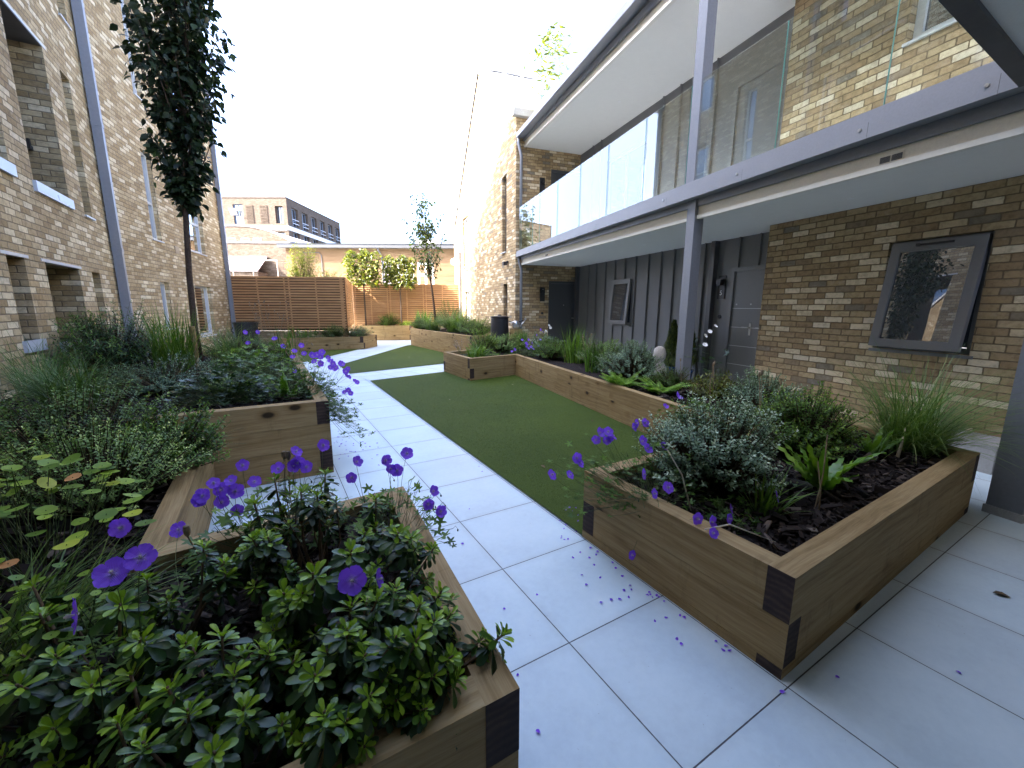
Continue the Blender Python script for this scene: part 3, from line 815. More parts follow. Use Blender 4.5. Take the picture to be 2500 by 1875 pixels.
# floor slab: soffit board, cream edge, two-tier metal fascia
AE = -2.19
m = MB(); wbox(m, AE, 7.415, .004, 1.30, ZS, 2.98); wbox(m, .776, 7.415, -.52, .0025, ZS + .0015, 2.978); m.build('balcony_soffit', soffit_m, rb)
m = MB(); wbox(m, AE, 7.413, 1.301, 1.345, ZS + .035, 2.90); m.build('slab_edge', edge_m, rb)
m = MB(); wbox(m, AE, 7.412, 1.3, 1.362, ZS - .012, ZS + .033); m.build('edge_strip', strip_m, rb)
m = MB(); wbox(m, AE, 7.41, 1.347, 1.375, 2.765, 2.90); m.build('edge_channel', post_metal, rb)
def slope_bar(m, a0, a1, b0, b1, zb0, zb1, zt0, zt1):
    """bar whose bottom and top heights change linearly from a0 to a1"""
    A = [W(a0, b0, zb0), W(a0, b1, zb0), W(a0, b1, zt0), W(a0, b0, zt0)]; B = [W(a1, b0, zb1), W(a1, b1, zb1), W(a1, b1, zt1), W(a1, b0, zt1)]
    for i in range(4):
        j = (i + 1) % 4; m.quad(A[j], A[i], B[i], B[j])
    m.quad(*A); m.quad(*B[::-1])
m = MB(); slope_bar(m, AE, 7.40, 1.3755, 1.5, 2.872, 2.822, 3.012, 2.915); m.build('fascia', grey_metal, rb)
m = MB(); slope_bar(m, AE, 7.39, 1.38, 1.488, 3.014, 2.917, 3.10, 2.975)
m.build('upper_fascia', grey_metal, rb)
m = MB()
for a in (-2.08, -1.3, -.05, 1.2, 3.1, 5.): 
    wbox(m, a - .001, a + .001, 1.4995, 1.5012, 2.862 - (a + 2.19) * .0045, 3.0 - (a + 2.19) * .0095)
m.build('fascia_joint', dark_metal, rb)
m = MB()
for a in (-2.02, -1.24, .02, 1.27):
    q = W(a, 1.5, 2.95); m.tube([q, q + NB * .008], .014, 8)
m.build('fixing_bolt', steel_m, rb)
# glass balustrade: one panel per metre
JA = [7.33, 6.327, 5.883 - .0, 4.896, 3.870, 2.873, 1.842, .63]
JA = [7.33, 6.33, 5.885, 4.895, 3.87, 2.872, 1.842, .915]
JB = [.735, -.384, -1.362, -2.15]
def gz(a): return 3.10 - (a - AE) * .013
def gt(a): return 4.268 - max(0, a - .5) * .0235
for J in (JA, JB):
    for a1, a0 in zip(J[:-1], J[1:]):
        m = MB(); slope_bar(m, a0 + .006, a1 - .006, 1.428, 1.445, gz(a0) + .002, gz(a1) + .002, gt(a0), gt(a1))
        po = m.build('glass_panel', rail_glass, rb)
        m = MB(); slope_bar(m, a0 + .0035, a0 + .0055, 1.428, 1.445, gz(a0) + .002, gz(a0) + .002, gt(a0), gt(a0)); m.build('panel_edge', glass_edge, po)
# posts
m = MB(); wbox(m, .74, .885, 1.25, 1.40, 0., 2.86); 
m.build('post', post_metal, rb, bevel=.012, seg=2)
m = MB(); wbox(m, .75, .90, 1.30, 1.45, 2.99, 5.93); m.build('upper_post', post_metal, rb, bevel=.012, seg=2)
m = MB(); wbox(m, -2.60, -2.42, 1.25, 1.41, .06, 2.84); po = m.build('post', post_metal, rb, bevel=.02, seg=2)
m = MB(); wbox(m, -2.61, -2.41, 1.24, 1.42, .0, .058); m.build('post_foot', concrete_m, po, bevel=.01)
# vents, spots
def grille(parent, a0, a1, z0, z1):
    m = MB(); wbox(m, a0, a1, 1.346, 1.352, z0, z1)
    g_ = m.build('vent_grille', edge_m, parent)
    m = MB(); mid = (a0 + a1) / 2
    for c0, c1 in ((a0 + .008, mid - .006), (mid + .006, a1 - .008)):
        for k in range(6):
            z = z0 + .008 + k * (z1 - z0 - .016) / 6; wbox(m, c0, c1, 1.3525, 1.356, z, z + (z1 - z0) / 12)
    m.build('louvre', dark_metal, g_)
grille(rb, -1.51, -1.335, 2.66, 2.725); grille(rb, 5.55, 5.69, 2.66, 2.715)
def downlight(parent, p):
    m = MB(); m.lathe(p, [(.032, -.004), (.034, 0.)], 16); return m.build('downlight', white_paint, parent)
downlight(rb, W(-.63, .55, ZS)); downlight(rb, W(4.4, .3, ZS2)); downlight(rb, W(3., .5, ZS))
# upper roof slab
m = MB(); wbox(m, AE, 7.414, -.50, 1.22, ZS2, 6.0); wbox(m, -9, 7.40, -5., -.5015, ZS2 + .31, 6.02); m.build('roof_soffit', soffit_m, rb)
m = MB(); wbox(m, AE, 7.412, 1.2205, 1.262, ZS2 + .035, 5.95); m.build('roof_slab_edge', edge_m, rb)
m = MB(); wbox(m, AE, 7.411, 1.2195, 1.28, ZS2 - .012, ZS2 + .033); m.build('roof_edge_strip', strip_m, rb)
m = MB(); wbox(m, AE, 7.409, 1.264, 1.31, 5.83, 5.95); m.build('roof_edge_channel', post_metal, rb)
m = MB(); slope_bar(m, AE, 7.44, 1.312, 1.5, 6.06, 5.885, 6.22, 6.0); m.build('roof_fascia', grey_metal, rb, bevel=.01)
m = MB(); wbox(m, AE, 7.40, -.4, 1.31, 6.002, 6.08); m.build('roof_terrace', concrete_m, rb)
for a1, a0 in zip([6.98, 6.48, 5.45, 4.45, 3.45, 2.45, 1.45, .45], [6.49, 5.46, 4.46, 3.46, 2.46, 1.46, .46, -.5]):
    m = MB(); wbox(m, a0, a1, 1.19, 1.207, 6.081, 7.585)
    po = m.build('roof_glass_panel', rail_glass, rb)
    m = MB(); wbox(m, a0 - .006, a0 - .001, 1.19, 1.207, 6.081, 7.585); m.build('panel_edge', glass_edge, po)
# set-back top storey
m = MB(); wbox(m, -6, 6.16, -4., 0., 6.08, 8.32)
for k in range(12): wbox(m, 5.3 - k * .9, 5.33 - k * .9, .001, .028, 6.1, 8.3)
m.build('top_storey', render_white, rb)
m = MB(); wbox(m, -6, 6.4, -4.2, .22, 8.321, 8.5); m.build('top_storey_eaves', render_white, rb, bevel=.01)

# canopy slab the courtyard is seen from
m = MB(); m.cbox((-2.27, -8, 2.875), (4.75, .82, 3.15)); cs = m.build('passage_soffit', soffit_m, rb)
m = MB(); m.cbox((-2.27, .8205, 2.85), (4.3, .905, 3.3)); m.build('passage_beam', dark_metal, rb)
m = MB(); m.quad((-2.3, -8, 0), (6, -8, 0), (6, -8, 3.2), (-2.3, -8, 3.2)); m.build('added_unseen_wall', brickR, rb)  # unseen wall added to keep out light from behind the camera
m = MB(); wbox(m, -2.06, -1.62, .004, .42, .0, .26); m.build('step_block', concrete_m, rb, bevel=.006)

# ================================================================ gable house beyond
gh = empty('gable_house', W(7.42, 1.5), 'pale brick gable end house with tall slit windows, half in sun beyond the balcony', 'building')
GA = 1.5
GP = W(0, GA)
mb = MB()
GHO = [(8.22, 8.62, 3.07, 5.22, .11), (8.12, 8.5, .9, 2.14, .11), (12.98, 13.9, 2.97, 5.02, .1), (12.82, 13.65, .6, 2.07, .1)]
AP, RZ, EA, EZ, CZ = 11.13, 9.22, 15.75, 4.62, 6.45
wall(mb, GP, UB, NB, [(7.42, 0), (EA, 0), (EA, EZ), (AP, RZ), (7.42, CZ)], GHO)
FHO = [(1.5 - .46, 1.5 + .55, 0, 2.2, .1), (1.5 - .46, 1.5 + .55, 3.05, 5.22, .1)]
wall(mb, W(7.42, 1.5), -NB, -UB, [(0, 0), (6, 0), (6, CZ), (0, CZ)], [(h[0] - 0.0, h[1], h[2], h[3], .08) for h in FHO])
mb.quad(W(EA, 1.5), W(EA, -5), W(EA, -5, EZ), W(EA, 1.5, EZ))
mb.build('brick_wall', brickR, gh)
m = MB()
def roofq(a0, z0, a1, z1):
    m.quad(W(a0, 1.56, z0), W(a0, -5, z0), W(a1, -5, z1), W(a1, 1.56, z1)); m.quad(W(a0, 1.56, z0 - .14), W(a1, 1.56, z1 - .14), W(a1, 1.56, z1), W(a0, 1.56, z0))
roofq(7.36, CZ + .06, AP, RZ + .1); roofq(AP, RZ + .1, EA + .25, EZ - .1)
for k in range(9): wbox(m, 10.9, 11.3, .7 - k * .62, 1.2 - k * .62, RZ + .0, RZ + .16)
m.build('roof', render_white, gh)
m = MB(); wbox(m, EA - .1, EA + .3, 1.44, 1.66, EZ - .28, EZ + .02); m.build('eaves_box', frame_pale, gh)
m = MB(); wbox(m, 7.28, 7.44, .2, 1.62, CZ - .06, CZ + .12); m.build('parapet_coping', concrete_m, gh, bevel=.01)
window(gh, GP, UB, NB, 8.22, 8.62, 3.07, 5.22, .1, .04, dark_metal, pane_m, sill=.02, sillm=frame_pale, trans=(1.2,), sill_out=.05)
window(gh, GP, UB, NB, 8.12, 8.5, .9, 2.14, .1, .04, dark_metal, pane_m)
window(gh, GP, UB, NB, 12.98, 13.9, 2.97, 5.02, .085, .06, frame_pale, pane_m, sill=.04, sillm=frame_pale, mull=(.46,), trans=(1.1,), sill_out=.05)
window(gh, GP, UB, NB, 12.82, 13.65, .6, 2.07, .085, .06, frame_pale, pane_m, mull=(.42,))
downpipe(gh, W(14.33, 1.5), UB, NB, .3, 3.75, .09, .09)
fu, fn = -NB, -UB
door(gh, W(7.42, 1.5), fu, fn, 1.04, 2.05, 0., 2.2, .03, door_dark, door_dark, (), False)
door(gh, W(7.42, 1.5), fu, fn, 1.04, 2.05, 3.05, 5.22, .03, door_dark, door_dark, (), False)
wall_lamp(gh, W(7.42, .665, 1.615), fu, fn); wall_lamp(gh, W(7.42, .73, 4.57), fu, fn)
bell(gh, W(7.42, .662, 1.277), fu, fn)
m = MB()
def pth(zs): m.tube([W(7.36, b, z) for b, z in zs], .04, 8)
pth([(1.46, 5.86), (1.46, 5.75), (1.375, 5.45), (1.375, 3.0)]); pth([(1.42, 2.84), (1.42, 2.72), (1.35, 2.5), (1.35, .1)])
m.build('downpipe', lead_m, gh, smooth=True)
m = MB(); q = W(8.07, 1.5, 2.72); m.box(q + NB * .002 - UB * .05, UB * .1, NB * .05, ZU * .06); m.box(q + NB * .05 - UB * .07 - ZU * .06, UB * .14, NB * .11, ZU * .1); m.build('security_light', black_pl, gh, bevel=.006)
# ---------------------------------------------------------------- raised sleeper beds
def lineX(p, d, q, e):
    den = d[0] * e[1] - d[1] * e[0]
    t = ((q[0] - p[0]) * e[1] - (q[1] - p[1]) * e[0]) / den
    return (p[0] + d[0] * t, p[1] + d[1] * t)

def sleeper_bed(name, poly, top, label, group, soil_drop=.075, th=.1, skip=(), cat='planter', chips=0, chip_box=None, maxlen=2.4):
    """poly is counter-clockwise; every straight side is one part made of stacked sleepers lapped at the corners"""
    n = len(poly)
    P = [Vector((p[0], p[1])) for p in poly]
    D = [(P[(i + 1) % n] - P[i]).normalized() for i in range(n)]
    NI = [Vector((-d.y, d.x)) for d in D]                       # inward normals
    IN = [P[i] + NI[i] * th for i in range(n)]
    cx = sum(p.x for p in P) / n; cy = sum(p.y for p in P) / n
    root = empty(name, (cx, cy, 0), label, cat, group)
    conv = []; inner = []; lap = []
    for i in range(n):
        h = (i - 1) % n
        conv.append(D[h].x * D[i].y - D[h].y * D[i].x > .45)
        inner.append(lineX(IN[h], D[h], IN[i], D[i]))
    courses = []
    z = top; k = 0
    while z > 0.001:
        courses.append((max(z - .2, -.02), z, k)); z -= .2; k += 1
    for i in range(n):
        if i in skip: continue
        j = (i + 1) % n; h = (i - 1) % n
        mb = MB()
        for z0, z1, k in courses:
            zz1 = z1 - (.0025 if k else 0)
            thr_s = (k % 2 == 0); thr_e = not thr_s          # outgoing runs through on even courses
            ends = [False, False]
            if not conv[i]: so, si = P[i], inner[i]
            elif thr_s: so, si = P[i], lineX(IN[i], D[i], P[h], D[h]); ends[0] = True
            else: so, si = lineX(P[i], D[i], IN[h], D[h]), inner[i]
            if not conv[j]: eo, ei = P[j], inner[j]
            elif thr_e: eo, ei = P[j], lineX(IN[i], D[i], P[j], D[j]); ends[1] = True
            else: eo, ei = lineX(P[i], D[i], IN[j], D[j]), inner[j]
            so, si, eo, ei = [Vector((q[0], q[1])) for q in (so, si, eo, ei)]
            L = (eo - so).length
            cuts = [0.]
            if L > maxlen * 1.15:
                c = maxlen * (.52 if k % 2 else .86)
                while c < L - .5: cuts.append(c / L); c += maxlen
            cuts.append(1.)
            jit = random.uniform(-.0015, .0015)
            for a, b in zip(cuts[:-1], cuts[1:]):
                g0 = .0012 / L if a > 0 else 0; g1 = .0012 / L if b < 1 else 0
                o0, o1 = so.lerp(eo, a + g0), so.lerp(eo, b - g1); i0, i1 = si.lerp(ei, a + g0), si.lerp(ei, b - g1)
                off = -NI[i] * jit
                o0 = o0 + off; o1 = o1 + off
                uo = (random.uniform(0, 60), random.uniform(0, 60)); l = (o1 - o0).length; hh = zz1 - z0
                q = lambda p, zz: (p.x, p.y, zz)
                mb.poly([q(o0, z0), q(o1, z0), q(o1, zz1), q(o0, zz1)], 0, [(uo[0], uo[1]), (uo[0] + l, uo[1]), (uo[0] + l, uo[1] + hh), (uo[0], uo[1] + hh)])
                mb.poly([q(i1, z0), q(i0, z0), q(i0, zz1), q(i1, zz1)], 0, [(uo[0] + l, uo[1] + 2), (uo[0], uo[1] + 2), (uo[0], uo[1] + 2 + hh), (uo[0] + l, uo[1] + 2 + hh)])
                mb.poly([q(o0, zz1), q(o1, zz1), q(i1, zz1), q(i0, zz1)], 0, [(uo[0], uo[1] + hh), (uo[0] + l, uo[1] + hh), (uo[0] + l, uo[1] + hh + th), (uo[0], uo[1] + hh + th)])
                mb.poly([q(i0, z0), q(i1, z0), q(o1, z0), q(o0, z0)], 0)
                e0 = 1 if (a == 0 and ends[0]) else 0; e1 = 1 if (b == 1 and ends[1]) else 0
                mb.poly([q(i0, z0), q(o0, z0), q(o0, zz1), q(i0, zz1)], e0, [(uo[0], uo[1]), (uo[0] + th, uo[1]), (uo[0] + th, uo[1] + hh), (uo[0], uo[1] + hh)])
                mb.poly([q(o1, z0), q(i1, z0), q(i1, zz1), q(o1, zz1)], e1, [(uo[0], uo[1]), (uo[0] + th, uo[1]), (uo[0] + th, uo[1] + hh), (uo[0], uo[1] + hh)])
        mb.build('sleeper_wall', [sleeper_m, end_m], root, bevel=.005)
    # soil, gently heaped
    zs = top - soil_drop
    ring = [(IN[i] * 0 + Vector(inner[i])) for i in range(n)]
    mb = MB()
    for t in tessellate_polygon([[Vector((p.x, p.y, 0)) for p in ring]]):
        q = [ring[i] for i in t]
        if (q[1] - q[0]).cross(q[2] - q[0]) < 0: q.reverse()
        mb.poly([(p.x, p.y, zs) for p in q])
    so = mb.build('soil', soil_m, root)
    if chips:
        A = np.array([(p.x, p.y) for p in ring]); lo, hi = (A.min(0), A.max(0)) if chip_box is None else (np.array(chip_box[:2]), np.array(chip_box[2:]))
        q = rng.uniform(lo, hi, (chips, 2)); ins = np.zeros(chips, bool); j = n - 1
        for i in range(n):
            c = ((A[i, 1] > q[:, 1]) != (A[j, 1] > q[:, 1])) & (q[:, 0] < (A[j, 0] - A[i, 0]) * (q[:, 1] - A[i, 1]) / (A[j, 1] - A[i, 1] + 1e-12) + A[i, 0])
            ins ^= c; j = i
        q = q[ins]; m = len(q)
        bump = .018 * np.sin(q[:, 0] * 7) * np.cos(q[:, 1] * 6) + .012
        pos = np.stack([q[:, 0], q[:, 1], zs + bump + rng.uniform(-.012, .022, m)], 1)
        d = rdir(m, -.4, .4); up = nrmz(rdir(m, .2, 1.))
        bx = np.array([(-.5, 0, 0), (.5, 0, 0), (.4, 1, .04), (-.35, 1, 0), (-.5, 0, .12), (.5, 0, .1), (.4, 1, .14), (-.35, 1, .12)], float)
        fm = FM()
        ln = rng.gamma(3., .012, m) + .010
        fm.add(place((bx, None), pos, d, up, ln, ln * rng.uniform(.18, .55, m)), [[0, 3, 2, 1], [4, 5, 6, 7], [0, 1, 5, 4], [1, 2, 6, 5], [2, 3, 7, 6], [3, 0, 4, 7]], rng.beta(1.3, 2.4, m))
        b = fm.build('bark_mulch', chip_m, root, smooth=False); b['kind'] = 'stuff'
    return root, zs

GRP = 'raised sleeper beds'
BK = lambda a: tuple(W(a, 1.36)[:2])
bedR, zR = sleeper_bed('sleeper_planter', [(1.63, .66), (4.27, .72), (4.72, 2.5), BK(3.), BK(7.05), (4.7, 9.2), (3.37, 8.77), (3.37, 7.36), (4.515, 7.546), (3.43, 1.87), (1.63, 1.87)], .45,
                       'long timber sleeper planter before the grey clad recess, its broad end at right', GRP, chips=15000, chip_box=(1.6, .6, 4.9, 4.2))
bedF, zF = sleeper_bed('sleeper_planter', [(4.67, 15.53), (4.865, 10.48), (5.62, 10.75), (6.55, 13.4), (7.3, 17.0), (5.7, 17.9)], .645,
                       'three course timber sleeper planter against the sunlit gable house, full of grasses', GRP)
bedL3, zL3 = sleeper_bed('sleeper_planter', [(-.9, 15.42), (2.80, 14.75), (3.45, 15.65), (3.0, 16.9), (-.9, 17.2)], .43,
                         'low timber sleeper planter standing in front of the dark slatted fence', GRP)
bedC, zC = sleeper_bed('sleeper_planter', [(3.4, 18.74), (5.45, 17.9), (5.72, 18.3), (3.7, 19.42)], .635,
                       'sunlit orange timber planter at the far end under the two box headed trees', GRP)
bedN, zN = sleeper_bed('sleeper_planter', [(-2.24, .792), (.495, .795), (.585, 2.2), (-.45, 2.13), (-.45, 3.785), (-2.24, 3.785)], .45,
                       'nearest timber sleeper planter at bottom left, full of glossy shrub and purple flowers', GRP, skip=(4, 5), chips=9000)
bedM, zM = sleeper_bed('sleeper_planter', [(-2.24, 3.79), (.40, 3.79), (.40, 9.0), (-2.24, 9.0)], .65,
                       'taller dark timber sleeper planter holding the slim tree, left of the path', GRP, skip=(3,), chips=3500)

# ---------------------------------------------------------------- slatted fences
back_m = plain('gap_shade_board', (.10, .055, .03), .8, 0., .2, .2)  # dark colour stands in for the shade between the slats
def slat_fence(label, p, q, z0, z1, face, pitch=.088, hgt=.056, posts=(), postm=None, gap=0):
    """horizontal slats between ground points p and q; face = side of the slats"""
    p, q = Vector((*p, 0)), Vector((*q, 0)); u = (q - p).normalized(); L = (q - p).length
    n = Vector((-u.y, u.x, 0)) * face
    root = empty('slatted_fence', (p + q) / 2, label, 'fence', 'slatted timber screens')
    npan = max(1, round(L / 1.83)); 
    for k in range(npan):
        a0, a1 = L * k / npan, L * (k + 1) / npan
        mb = MB(); z = z1 - hgt
        while z > z0:
            dz = random.uniform(-.002, .002)
            mb.box(p + u * (a0 + .003) + ZU * (z + dz) + n * random.uniform(0, .002), u * (a1 - a0 - .006), n * .022, ZU * hgt)
            z -= pitch
        for s_ in (.04, .5, .96):
            mb.box(p + u * (a0 + (a1 - a0) * s_ - .02) + ZU * z0 - n * .034, u * .04, n * .0325, ZU * (z1 - z0))
        mb.build('slat_panel', larch_m, root, bevel=0)
        mb = MB(); mb.box(p + u * (a0 + .003) + ZU * z0 - n * .075, u * (a1 - a0 - .006), n * .012, ZU * (z1 - z0 - .01)); mb.build('added_gap_board', back_m, root)  # board added behind each panel to darken its gaps
    for k in range(npan + 1):
        mb = MB(); mb.box(p + u * (L * k / npan - .045 + (.05 if k == 0 else -.05 if k == npan else 0)) - n * .17 + ZU * 0, u * .09, n * .09, ZU * (z1 - .02))
        mb.build('post', larch_m, root)
    return root
FZ = 2.42
slat_fence('dark shaded slatted timber fence beside the left block, behind the low planter', (-1.02, 16.92), (2.40, 15.36), .62, FZ, -1)
slat_fence('short slatted fence return turning away at the end of the shaded fence', (2.42, 15.37), (3.37, 19.68), .62, FZ, -1)
slat_fence('bright orange sunlit slatted fence under the timber clad house', (3.40, 19.70), (7.55, 17.40), .45, FZ, -1)
# dwarf brick wall under the shaded fence
dw = MB(); wall(dw, (-1.0, 17.0, 0), Vector((3.42, -1.56, 0)).normalized(), Vector((-1.56, -3.42, 0)).normalized(), [(0, 0), (3.7, 0), (3.7, .6), (0, .6)])
u_ = Vector((3.42, -1.56, 0)).normalized(); n_ = Vector((-1.56, -3.42, 0)).normalized()
q = Vector((-1.0, 17.0, 0)); dw.quad(q - n_ * .22 + ZU * .6, q + ZU * .6, q + u_ * 3.7 + ZU * .6, q + u_ * 3.7 - n_ * .22 + ZU * .6)
tag(dw.build('dwarf_wall', brickL, None), 'low pale brick wall under the shaded slatted fence', 'wall')

# ---------------------------------------------------------------- buildings beyond the fences
def clad_house():
    p, q = Vector((1.35, 28.2, 0)), Vector((11.5, 22.2, 0)); u = (q - p).normalized(); n = Vector((u.y, -u.x, 0)); L = (q - p).length
    h = empty('timber_house', (p + q) / 2, 'low timber clad house with dark eaves and white window beyond the orange fence', 'house')
    mb = MB(); z = 0.
    while z < 4.72:
        mb.box(p + ZU * z, u * L, n * random.uniform(.022, .027), ZU * .148); z += .15
    mb.box(p - n * 5 + ZU * 0, n * 5, u * .02, ZU * 4.7)
    mb.build('timber_cladding', wood_clad, h)
    m = MB(); m.box(p - u * .3 + n * .03 + ZU * 4.74, u * (L + .6), n * .35, ZU * .22); m.build('eaves', dark_metal, h)
    m = MB(); m.quad(p - u * .35 + n * .42 + ZU * 4.965, q + u * .3 + n * .42 + ZU * 4.965, q + u * .3 - n * 5 + ZU * 5.5, p - u * .35 - n * 5 + ZU * 5.5)
    m.build('roof', roof_slate, h)
    def at(s): return p + u * s
    def S(x): return (Vector((x, 0, 0)).x - p.x) / u.x
    window(h, at(S(7.9)), u, n, 0, .95, 2.55, 3.95, -.03, .11, white_paint, pane_m, mull=(.47,), trans=(.72,), sill=.05)
    window(h, at(S(6.9)), u, n, 0, .95, 2.55, 3.95, -.03, .11, white_paint, pane_m, mull=(.47,), trans=(.72,), sill=.05, label='white window half hidden by the right box headed tree')
    m = MB(); m.box(at(S(6.2)) + ZU * 2.5 + n * .03, u * .42, n * .05, ZU * 1.5); m.build('wall_panel', plain('mauve_panel', (.3, .25, .27), .6), h)
    m = MB(); c = at(S(9.75)) + ZU * 4.02 + n * .03
    m.tube([c, c + n * .1], .21, 8); m.build('alarm_box', white_paint, h)
    m = MB(); m.tube([at(S(6.0)) + n * .3 + ZU * 4.75, at(S(6.05)) + n * .3 + ZU * 4.6, at(S(6.15)) + n * .07 + ZU * 4.3, at(S(6.15)) + n * .07 + ZU * 2.], .045, 6); m.build('downpipe', dark_metal, h)
    m = MB(); m.tube([at(S(2.2)) + n * .05 + ZU * 4.5, at(S(3.0)) + n * .05 + ZU * 4.5, at(S(3.12)) + n * .05 + ZU * 4.35, at(S(3.12)) + n * .05 + ZU * 2.9], .02, 5); m.build('conduit', dark_metal, h)
    m = MB(); c = at(S(7.6)) - n * 1.2 + ZU * 5.1; m.box(c, u * 1.5, -n * 1.2, ZU * .34); r_ = m.build('rooflight', frame_pale, h)
    m = MB(); m.quad(c + u * .08 + ZU * .345 - n * .05, c + u * 1.42 + ZU * .345 - n * .05, c + u * 1.42 + ZU * .35 - n * 1.1, c + u * .08 + ZU * .35 - n * 1.1); m.build('pane', pane_bright, r_)
    return h
wood_clad = wood_mat('timber_cladding', [(0.0864, 0.0468, 0.0216), (0.144, 0.0828, 0.04032), (0.1872, 0.1152, 0.0612), (0.2232, 0.144, 0.0828)], knots=False)
clad_house()
def brick_annex():
    p, q = Vector((-5., 36.2, 0)), Vector((1.78, 32.4, 0)); u = (q - p).normalized(); n = Vector((u.y, -u.x, 0)); L = (q - p).length
    h = empty('brick_annex', (p + q) / 2, 'flat topped pale brick annex with sloping glazed roof, above the shaded fence', 'building')
    mb = MB(); wall(mb, p, u, n, [(0, 0), (L, 0), (L, 5.55), (0, 5.55)]); mb.quad(q, q - n * 6, q - n * 6 + ZU * 5.55, q + ZU * 5.55)
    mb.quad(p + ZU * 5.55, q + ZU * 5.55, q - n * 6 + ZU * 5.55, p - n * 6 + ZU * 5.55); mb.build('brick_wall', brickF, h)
    m = MB(); m.box(p + ZU * 5.553 + n * .04, u * (L + .05), -n * .3, ZU * .09); m.build('coping', roof_slate, h)
    # glazed lean-to
    a, b = S_ = (L - 5.2, L - 1.55)
    m = MB(); 
    for k in range(6):
        s = a + (b - a) * k / 5
        m.box(p + u * s + n * .04 + ZU * 4.64, u * .06, n * 1.25 - ZU * .98, ZU * .06)
    m.box(p + u * a + n * .03 + ZU * 4.62, u * (b - a + .06), n * .08, ZU * .09); m.box(p + u * a + n * 1.26 + ZU * 3.62, u * (b - a + .06), n * .08, ZU * .09)
    f = m.build('glazed_roof_frame', plain('mauve_frame', (.26, .2, .2), .5), h)
    m = MB(); m.quad(p + u * a + n * 1.3 + ZU * 3.68, p + u * b + n * 1.3 + ZU * 3.68, p + u * b + n * .07 + ZU * 4.67, p + u * a + n * .07 + ZU * 4.67); m.build('pane', white_glazing, f)
    m = MB(); m.box(p + u * a + n * .1 + ZU * 2.2, u * (b - a), n * 1.15, ZU * 1.4); m.build('lean_to', brickF, h)
    # handrail
    m = MB(); r0 = n * 1.9
    m.tube([p + u * a + r0 + ZU * 4.25, p + u * (L + .1) + r0 + ZU * 4.25], .035, 6)
    for s in (L - 2.7, L - 1.45, L + .08): m.tube([p + u * s + r0 + ZU * 0, p + u * s + r0 + ZU * 4.25], .035, 6)
    m.build('handrail', plain('pale_rail', (.38, .33, .28), .5), h)
    return h
white_glazing = plain('milky_glazing', (.5, .52, .55), .15, 0., .6)
brick_annex()
def arched_hall():
    p, q = Vector((-5., 47., 0)), Vector((2.5, 42.3, 0)); u = (q - p).normalized(); n = Vector((u.y, -u.x, 0)); L = (q - p).length
    h = empty('arched_hall', (p + q) / 2, 'grey hall with curved barrel roof between brick annex and flats', 'building')
    m = MB(); out = []
    for k in range(21):
        t = k / 20; out.append((L * t, 6.9 + 1.35 * max(0, 1 - (max(0, t - .45) / .55) ** 2.2)))
    pr = [(0, 0)] + [(L, 0)] + out[::-1]
    wall(m, p, u, n, pr)
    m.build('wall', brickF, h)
    m = MB()
    for a, b in zip(out[:-1], out[1:]):
        m.box(p + u * a[0] + ZU * (a[1] + .003) + n * .05, u * (b[0] - a[0]) + ZU * (b[1] - a[1]), -n * 8, ZU * .12)
    m.build('roof', roof_slate, h)
    for s in (L * .36, L * .5, L * .62, L * .82):
        window(h, p + n * .02, u, n, s, s + .75, 7.0 if s < L * .8 else 6.75, 7.25 if s < L * .8 else 6.9, .0, .04, white_paint, white_glazing)
    return h
arched_hall()
